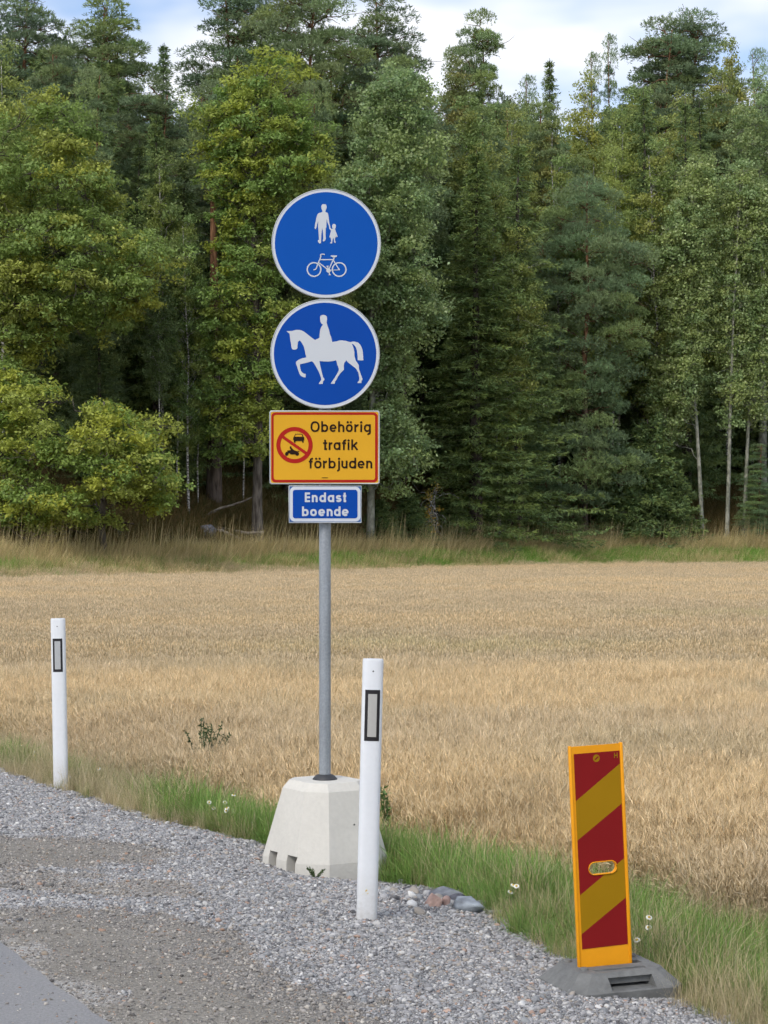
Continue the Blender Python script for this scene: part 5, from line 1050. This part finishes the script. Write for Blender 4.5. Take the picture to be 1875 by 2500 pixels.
def mayweed(xd, yd, Yg, spread, nf, label, h=0.3):
    X = WX(xd, Yg); Z = float(gz(X, Yg)); top = WZ(yd, Yg) - Z; o = empty('mayweed', (X, Yg, Z), label, 'flowering weed', 'white-flowered mayweed in the ditch'); b = Buf()
    for i in range(nf):
        p = np.array([rng.normal(0, spread), rng.normal(0, spread * 0.8), top + rng.normal(0, 0.035)]); V, F = tube(curve_pts(np.array([p[0] * 0.4, p[1] * 0.4, -0.02]), p, 0.0, 4, 0.01), 0.0018, 3); b.add(V, F)
        f = link('flower', petal_me, o); f.location = p; f.rotation_euler = (rng.uniform(0.2, 0.9), rng.uniform(-.4, .4), 0); g = link('disc', disc_me, f); g.location = (0, 0, 0.001)
    n_ = 90; az = rng.uniform(0, 6.28, n_); base = np.stack([rng.normal(0, spread * 0.6, n_), rng.normal(0, spread * 0.6, n_), rng.uniform(0, top * 0.85, n_)], 1); V, F, T, _ = ribbons(base, nrm(np.stack([np.cos(az), np.sin(az), np.full(n_, 0.7)], 1)), np.zeros((n_, 3)), rng.uniform(0.03, 0.07, n_), np.full(n_, 0.004), 1, np.ones((n_, 3))); b.add(V, F, T)
    q = b.obj('foliage', dark_leaf, o); q['kind'] = 'stuff'; return o
mayweed(482, 1742, 11.75, 0.06, 7, 'mayweed with a bunch of white flowers in the lush grass beside the block')
mayweed(520, 1752, 11.5, 0.05, 4, 'mayweed with a few white flowers nearest to the concrete block')
mayweed(165, 1672, 13.2, 0.07, 5, 'mayweed with sparse white flowers behind the lone delineator post')
mayweed(60, 1632, 14.6, 0.14, 9, 'wide yellowish patch of mayweed by the left edge of the gravel', 0.35)
mayweed(1392, 2012, 7.95, 0.045, 3, 'mayweed with white flowers just beside the striped marker board')
mayweed(1112, 1932, 9.0, 0.04, 3, 'mayweed with tiny white flowers at the gravel edge beyond the stones')

def weed(X, Y, H, nst, spread, leaf, label, name, cat='weed', tint=(1, 1, 1)):
    Z = float(gz(X, Y)); o = empty(name, (X, Y, Z), label, cat); b, lf = Buf(), Buf()
    for i in range(nst):
        az = rng.uniform(0, 6.28); e = np.array([math.cos(az) * spread * rng.uniform(0.3, 1), math.sin(az) * spread * rng.uniform(0.3, 1), H * rng.uniform(0.65, 1.0)]); P = curve_pts(np.array([0, 0, -0.03]), e, 0.03 * H, 7, 0.012 * H); P[:, :2] *= np.linspace(0, 1, 7)[:, None] ** 0.6
        V, F = tube(P, np.linspace(0.006, 0.002, 7) * (H / 0.6), 4); b.add(V, F, (0.7, 0.8, 0.7))
        for t in np.linspace(0.3, 1.0, 20):
            c0 = np.array([np.interp(t, np.linspace(0, 1, 7), P[:, k]) for k in range(3)]); m_ = 4
            Dn = nrm(rng.normal(0, 1, (m_, 3)) + np.array([0, 0, 0.5])); tufts(lf, np.repeat(c0[None], m_, 0), Dn, np.full(m_, leaf * rng.uniform(0.6, 1.1)), np.full(m_, leaf * 0.34), 1, 0.3, np.array(tint) * rng.uniform(0.7, 1.2, (m_, 1)))
    b.obj('stems', dark_leaf, o)['kind'] = 'stuff'; lf.obj('leaves', dark_leaf, o)['kind'] = 'stuff'; return o
weed(WX(437, 15.6), 15.6, 0.70, 14, 0.22, 0.040, 'dark branching thistle standing alone in the grain', 'thistle', 'thistle', (0.62, 0.68, 0.66))
weed(WX(682, 9.95), 9.86, 0.05, 6, 0.06, 0.012, 'tiny green weed sprouting at the foot of the concrete block', 'small_weed', 'weed', (0.8, 0.9, 0.7))
weed(WX(838, 12.6), 12.6, 0.55, 5, 0.08, 0.04, 'leafy green weed rising beside the delineator post in the ditch', 'leafy_weed', 'weed', (1.3, 1.5, 1.1))

def stick(parent, pts_, r, name='stick', tint=(1, 1, 1)):
    b = Buf(); V, F = tube(pts_, np.linspace(r, r * 0.35, len(pts_)), 6); b.add(V, F, tint); b.add(*ngon_cap(V[:6], True), tint); return b.obj(name, BARK['dead'], parent, True)
def branch_px(pts_px, Y, r, label, name='fallen_branch', dY=0.0, tint=(1, 1, 1)):
    P = np.array([[WX(x, Y + dY * i), Y + dY * i, WZ(y, Y + dY * i)] for i, (x, y) in enumerate(pts_px)]); o0 = P[0].copy(); b = Buf(); V, F = tube(P - o0, np.linspace(r, r * 0.4, len(P)), 6); b.add(V, F, tint); b.add(*ngon_cap(V[:6], True), tint)
    o = b.obj(name, BARK['dead'], None, True); o.location = o0; return tag(o, label, 'branch', 'fallen wood at the forest edge')
YF = hit(490, 1150, 80)[1]
branch_px([(438, 1122), (455, 1108), (478, 1097), (505, 1090), (530, 1081), (548, 1072)], YF + 0.5, 0.09, 'long pale bent branch leaning toward the grey oak trunk', tint=(0.75, 0.72, 0.68))
branch_px([(432, 1136), (465, 1140), (500, 1147), (535, 1152), (570, 1150)], YF, 0.15, 'fallen pale log lying in the grass under the bent branch', 'fallen_log', tint=(1.0, 0.95, 0.9))
branch_px([(455, 1146), (480, 1147), (505, 1158), (522, 1164)], YF - 0.5, 0.12, 'short bleached log end beside the dark boulder', 'fallen_log', tint=(1.3, 1.25, 1.2))
branch_px([(90, 1165), (140, 1145), (190, 1128), (235, 1126), (290, 1132)], hit(180, 1150, 78)[1] + 0.3, 0.10, 'dark crooked branch lying low under the spreading oak', tint=(0.25, 0.22, 0.2))
rock(447, 1160, 0.9, 0.5, (0.55, 0.55, 0.58), 'dark round boulder at the end of the fallen log', 78, jag=0.3, name='boulder', group='boulders at the forest edge')
rock(145, 1192, 1.1, 0.32, (1.2, 1.1, 0.95), 'pale flat boulder in the dry grass near the left edge', 74, jag=0.25, name='boulder', group='boulders at the forest edge')
rock(412, 1190, 0.8, 0.28, (1.15, 1.1, 1.0), 'pale boulder in the dry grass below the thick dark pine trunk', 74, jag=0.25, name='boulder', group='boulders at the forest edge')
rock(375, 1010, 2.6, 1.0, (0.8, 0.82, 0.8), 'mossy rock outcrop on the bank beside the thick dark pine trunk', 84, jag=0.35, name='boulder', group='boulders at the forest edge')
X, Y, Z = hit(1515, 1172, 100); st_ = empty('tree_stump', (X, Y, Z), 'broken grey stump in the grass at the foot of the slender aspen', 'stump'); st_o = stick(st_, [(0, 0, -0.1), (0.02, 0, 0.3), (-0.05, 0, 0.8), (0.08, 0, 1.3)], 0.22, 'stump', (1.1, 1.1, 1.1)); stick(st_, [(0.05, -.1, 0.3), (0.6, -.1, 0.25), (1.3, -.1, 0.05)], 0.06, 'stick', (1.1, 1.1, 1.1))
for nm, xr_, yr_, cnt, lab, tn in (('brushwood_heap', (1050, 1135), (1090, 1128), 26, 'heap of bare grey brushwood under the broad blue-green pine', (1.2, 1.1, 1.05)), ('brushwood_heap', (-20, 110), (1118, 1165), 28, 'heap of dark bare twigs at the left edge of the photo', (0.6, 0.55, 0.5))):
    cx_, cy_ = sum(xr_) / 2, yr_[1]; X, Y, Z = hit(cx_, cy_, 72); hp = empty(nm, (X, Y, Z), lab, 'brushwood', 'brushwood heaps'); hw = MP(xr_[1] - xr_[0], Y) / 2; hh = MP(yr_[1] - yr_[0], Y)
    for i in range(cnt):
        c0 = np.array([rng.uniform(-hw, hw), rng.uniform(-0.8, 0.8), rng.uniform(0, hh)]); dv = np.array([rng.choice([-1, 1]) * rng.uniform(0.6, 1.6), rng.normal(0, 0.4), rng.normal(0, 0.35)]); stick(hp, curve_pts(c0 - dv, c0 + dv * 0.6, rng.normal(0, 0.15), 5, 0.07), rng.uniform(0.025, 0.06), 'stick', tuple(np.array(tn) * rng.uniform(0.7, 1.2)))
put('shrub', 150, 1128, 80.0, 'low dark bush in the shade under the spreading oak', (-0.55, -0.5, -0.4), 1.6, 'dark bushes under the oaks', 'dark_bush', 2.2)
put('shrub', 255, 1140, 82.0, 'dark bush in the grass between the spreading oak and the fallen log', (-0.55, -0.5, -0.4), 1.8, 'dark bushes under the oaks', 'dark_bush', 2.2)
